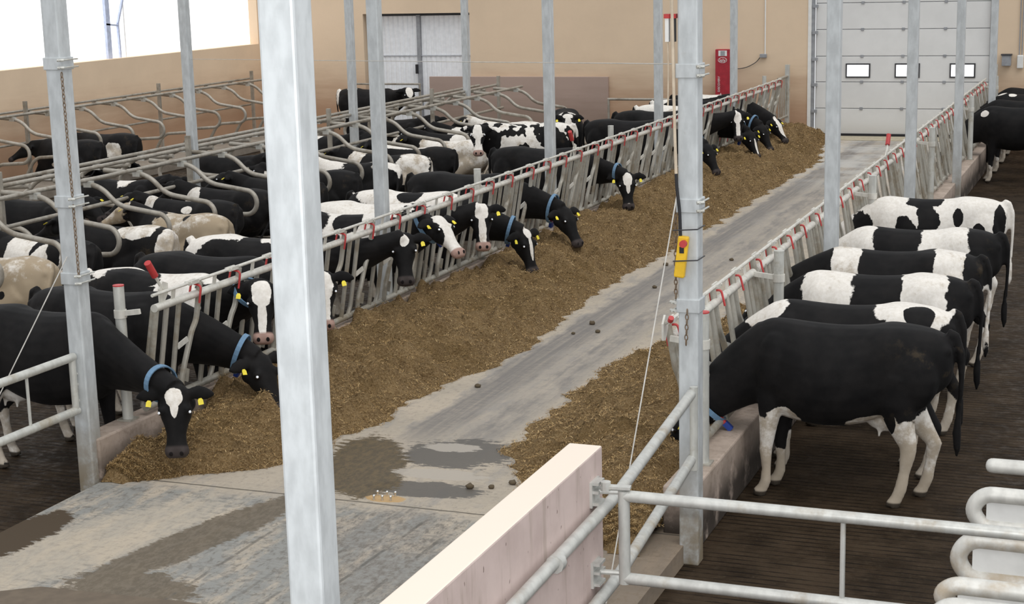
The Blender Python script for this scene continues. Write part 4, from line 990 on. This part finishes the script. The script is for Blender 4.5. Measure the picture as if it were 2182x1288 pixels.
lie('muddy white cow with black dots lying behind the white-backed feeding cow', -12.75, 19.6, R(170), 54, [B_(0, -.35, .2, .82, .07, .08, .07), B_(0, -.55, .42, .45, .10, .2, .07), B_(0, .55, 0, .5, .45, .8, .7)], 1, dirty=1.0, hh=.6)
lie('black cow with white streaked neck lying under the second stall loop', -13.35, 20.75, R(179), 55, [B_(1, .55, .2, .7, .1, .3, .3), B_(1, .3, .35, .45, .06, .3, .2), B_(1, -.2, .3, .75, .1, .1, .06)], hh=1.0)
lie('black cow with a pale grey flank panel lying deep in the near stalls', -13.45, 22.0, R(178), 56, [B_(1, .45, .25, .6, .18, .3, .4)], hh=-.6, face=True)
lie('all dark cow lying by the big near column among the stalls', -13.2, 23.2, R(178), 57, [B_(1, -.55, .25, .72, .16, .2, .14), B_(1, .85, .1, 1.1, .06, .1, .1)], hh=.8, face=True)
lie('black cow lying with head raised and yellow ear tag beside the big near column', -13.2, 24.4, R(182), 58, [(1, 'h', .2, .08, 0, .16, .06, .06)], hh=2.2, face=True)
lie('white-shouldered cow with black flank lying right of the big near column', -13.0, 25.6, R(180), 59, [B_(0, -.25, .1, .5, .55, .8, .42), B_(0, -.75, .1, .45, .3, .8, .3)], 1, dirty=.35, hh=.3)
lie('cow with a cream rump lying in front of the middle stall column', -12.95, 26.8, R(180), 60, [B_(1, -.65, .1, .6, .35, .5, .35), B_(1, .5, 0, .75, .2, .4, .2)], dirty=.6, hh=-.4)
lie('black cow with a white spine streak lying left of the blotched standing cow', -12.95, 28.0, R(180), 61, [B_(1, .15, .05, .86, .55, .14, .06)], hh=.5)
lie('cream and white cow lying behind the blotched standing cow', -12.75, 29.25, R(180), 62, [B_(0, .8, 0, .7, .3, .6, .5)], 1, dirty=.6, hh=.7)
lie('black cow with yellow ear tags lying and staring out under the far loops', -13.2, 30.45, R(182), 63, [B_(1, -.3, .2, .75, .2, .25, .2)], hh=2.0, face=True)
lie('black cow lying far up the stalls between two loops', -13.2, 31.65, R(180), 64, [B_(1, .3, .2, .7, .2, .3, .2)], hh=1.9, face=True)
lie('speckled white cow lying in the farthest stalls by the pink board', -13.0, 33.0, R(180), 65, [B_(0, .4, .2, .75, .12, .2, .1), B_(0, -.2, .3, .7, .04, .1, .04), (0, 'h', .2, 0, 0, .3, .3, .3)], 1, dirty=.5, hh=.4)
for i, (y, sd, lb) in enumerate(((20.2, 71, 'black cow lying in the back-to-back row at the left picture edge'), (22.6, 72, 'dark cow lying in the back-to-back row behind the kerb column'), (26.1, 73, 'patched cow lying in the back-to-back row beyond the dark one'), (29.7, 74, 'black cow lying in the back-to-back row opposite the middle stall column'), (33.2, 75, 'black cow lying at the far end of the back-to-back row'))):
    lie(lb, -15.7, y, R(2), sd, [B_(1, .2*math.sin(sd), .2, .8, .2, .4, .25)] if i % 2 else [], hh=-.4-.3*i, tags=i in (0, 3))
lie('black cow with brown belly lying by the window wall at the left edge', -20.95, 28.2, R(178), 81, [B_(1, -.2, .3, .35, .3, .3, .12)], look=(.9, .1, .72), hh=.8, vox=.026, z=.05)
lie('black cow with white flank marks lying second along the window wall', -20.95, 29.5, R(178), 82, [B_(1, -.5, .3, .5, .2, .2, .2), B_(1, .2, .3, .6, .1, .2, .1)], hh=.6, look=(.95, .1, .76), vox=.026)
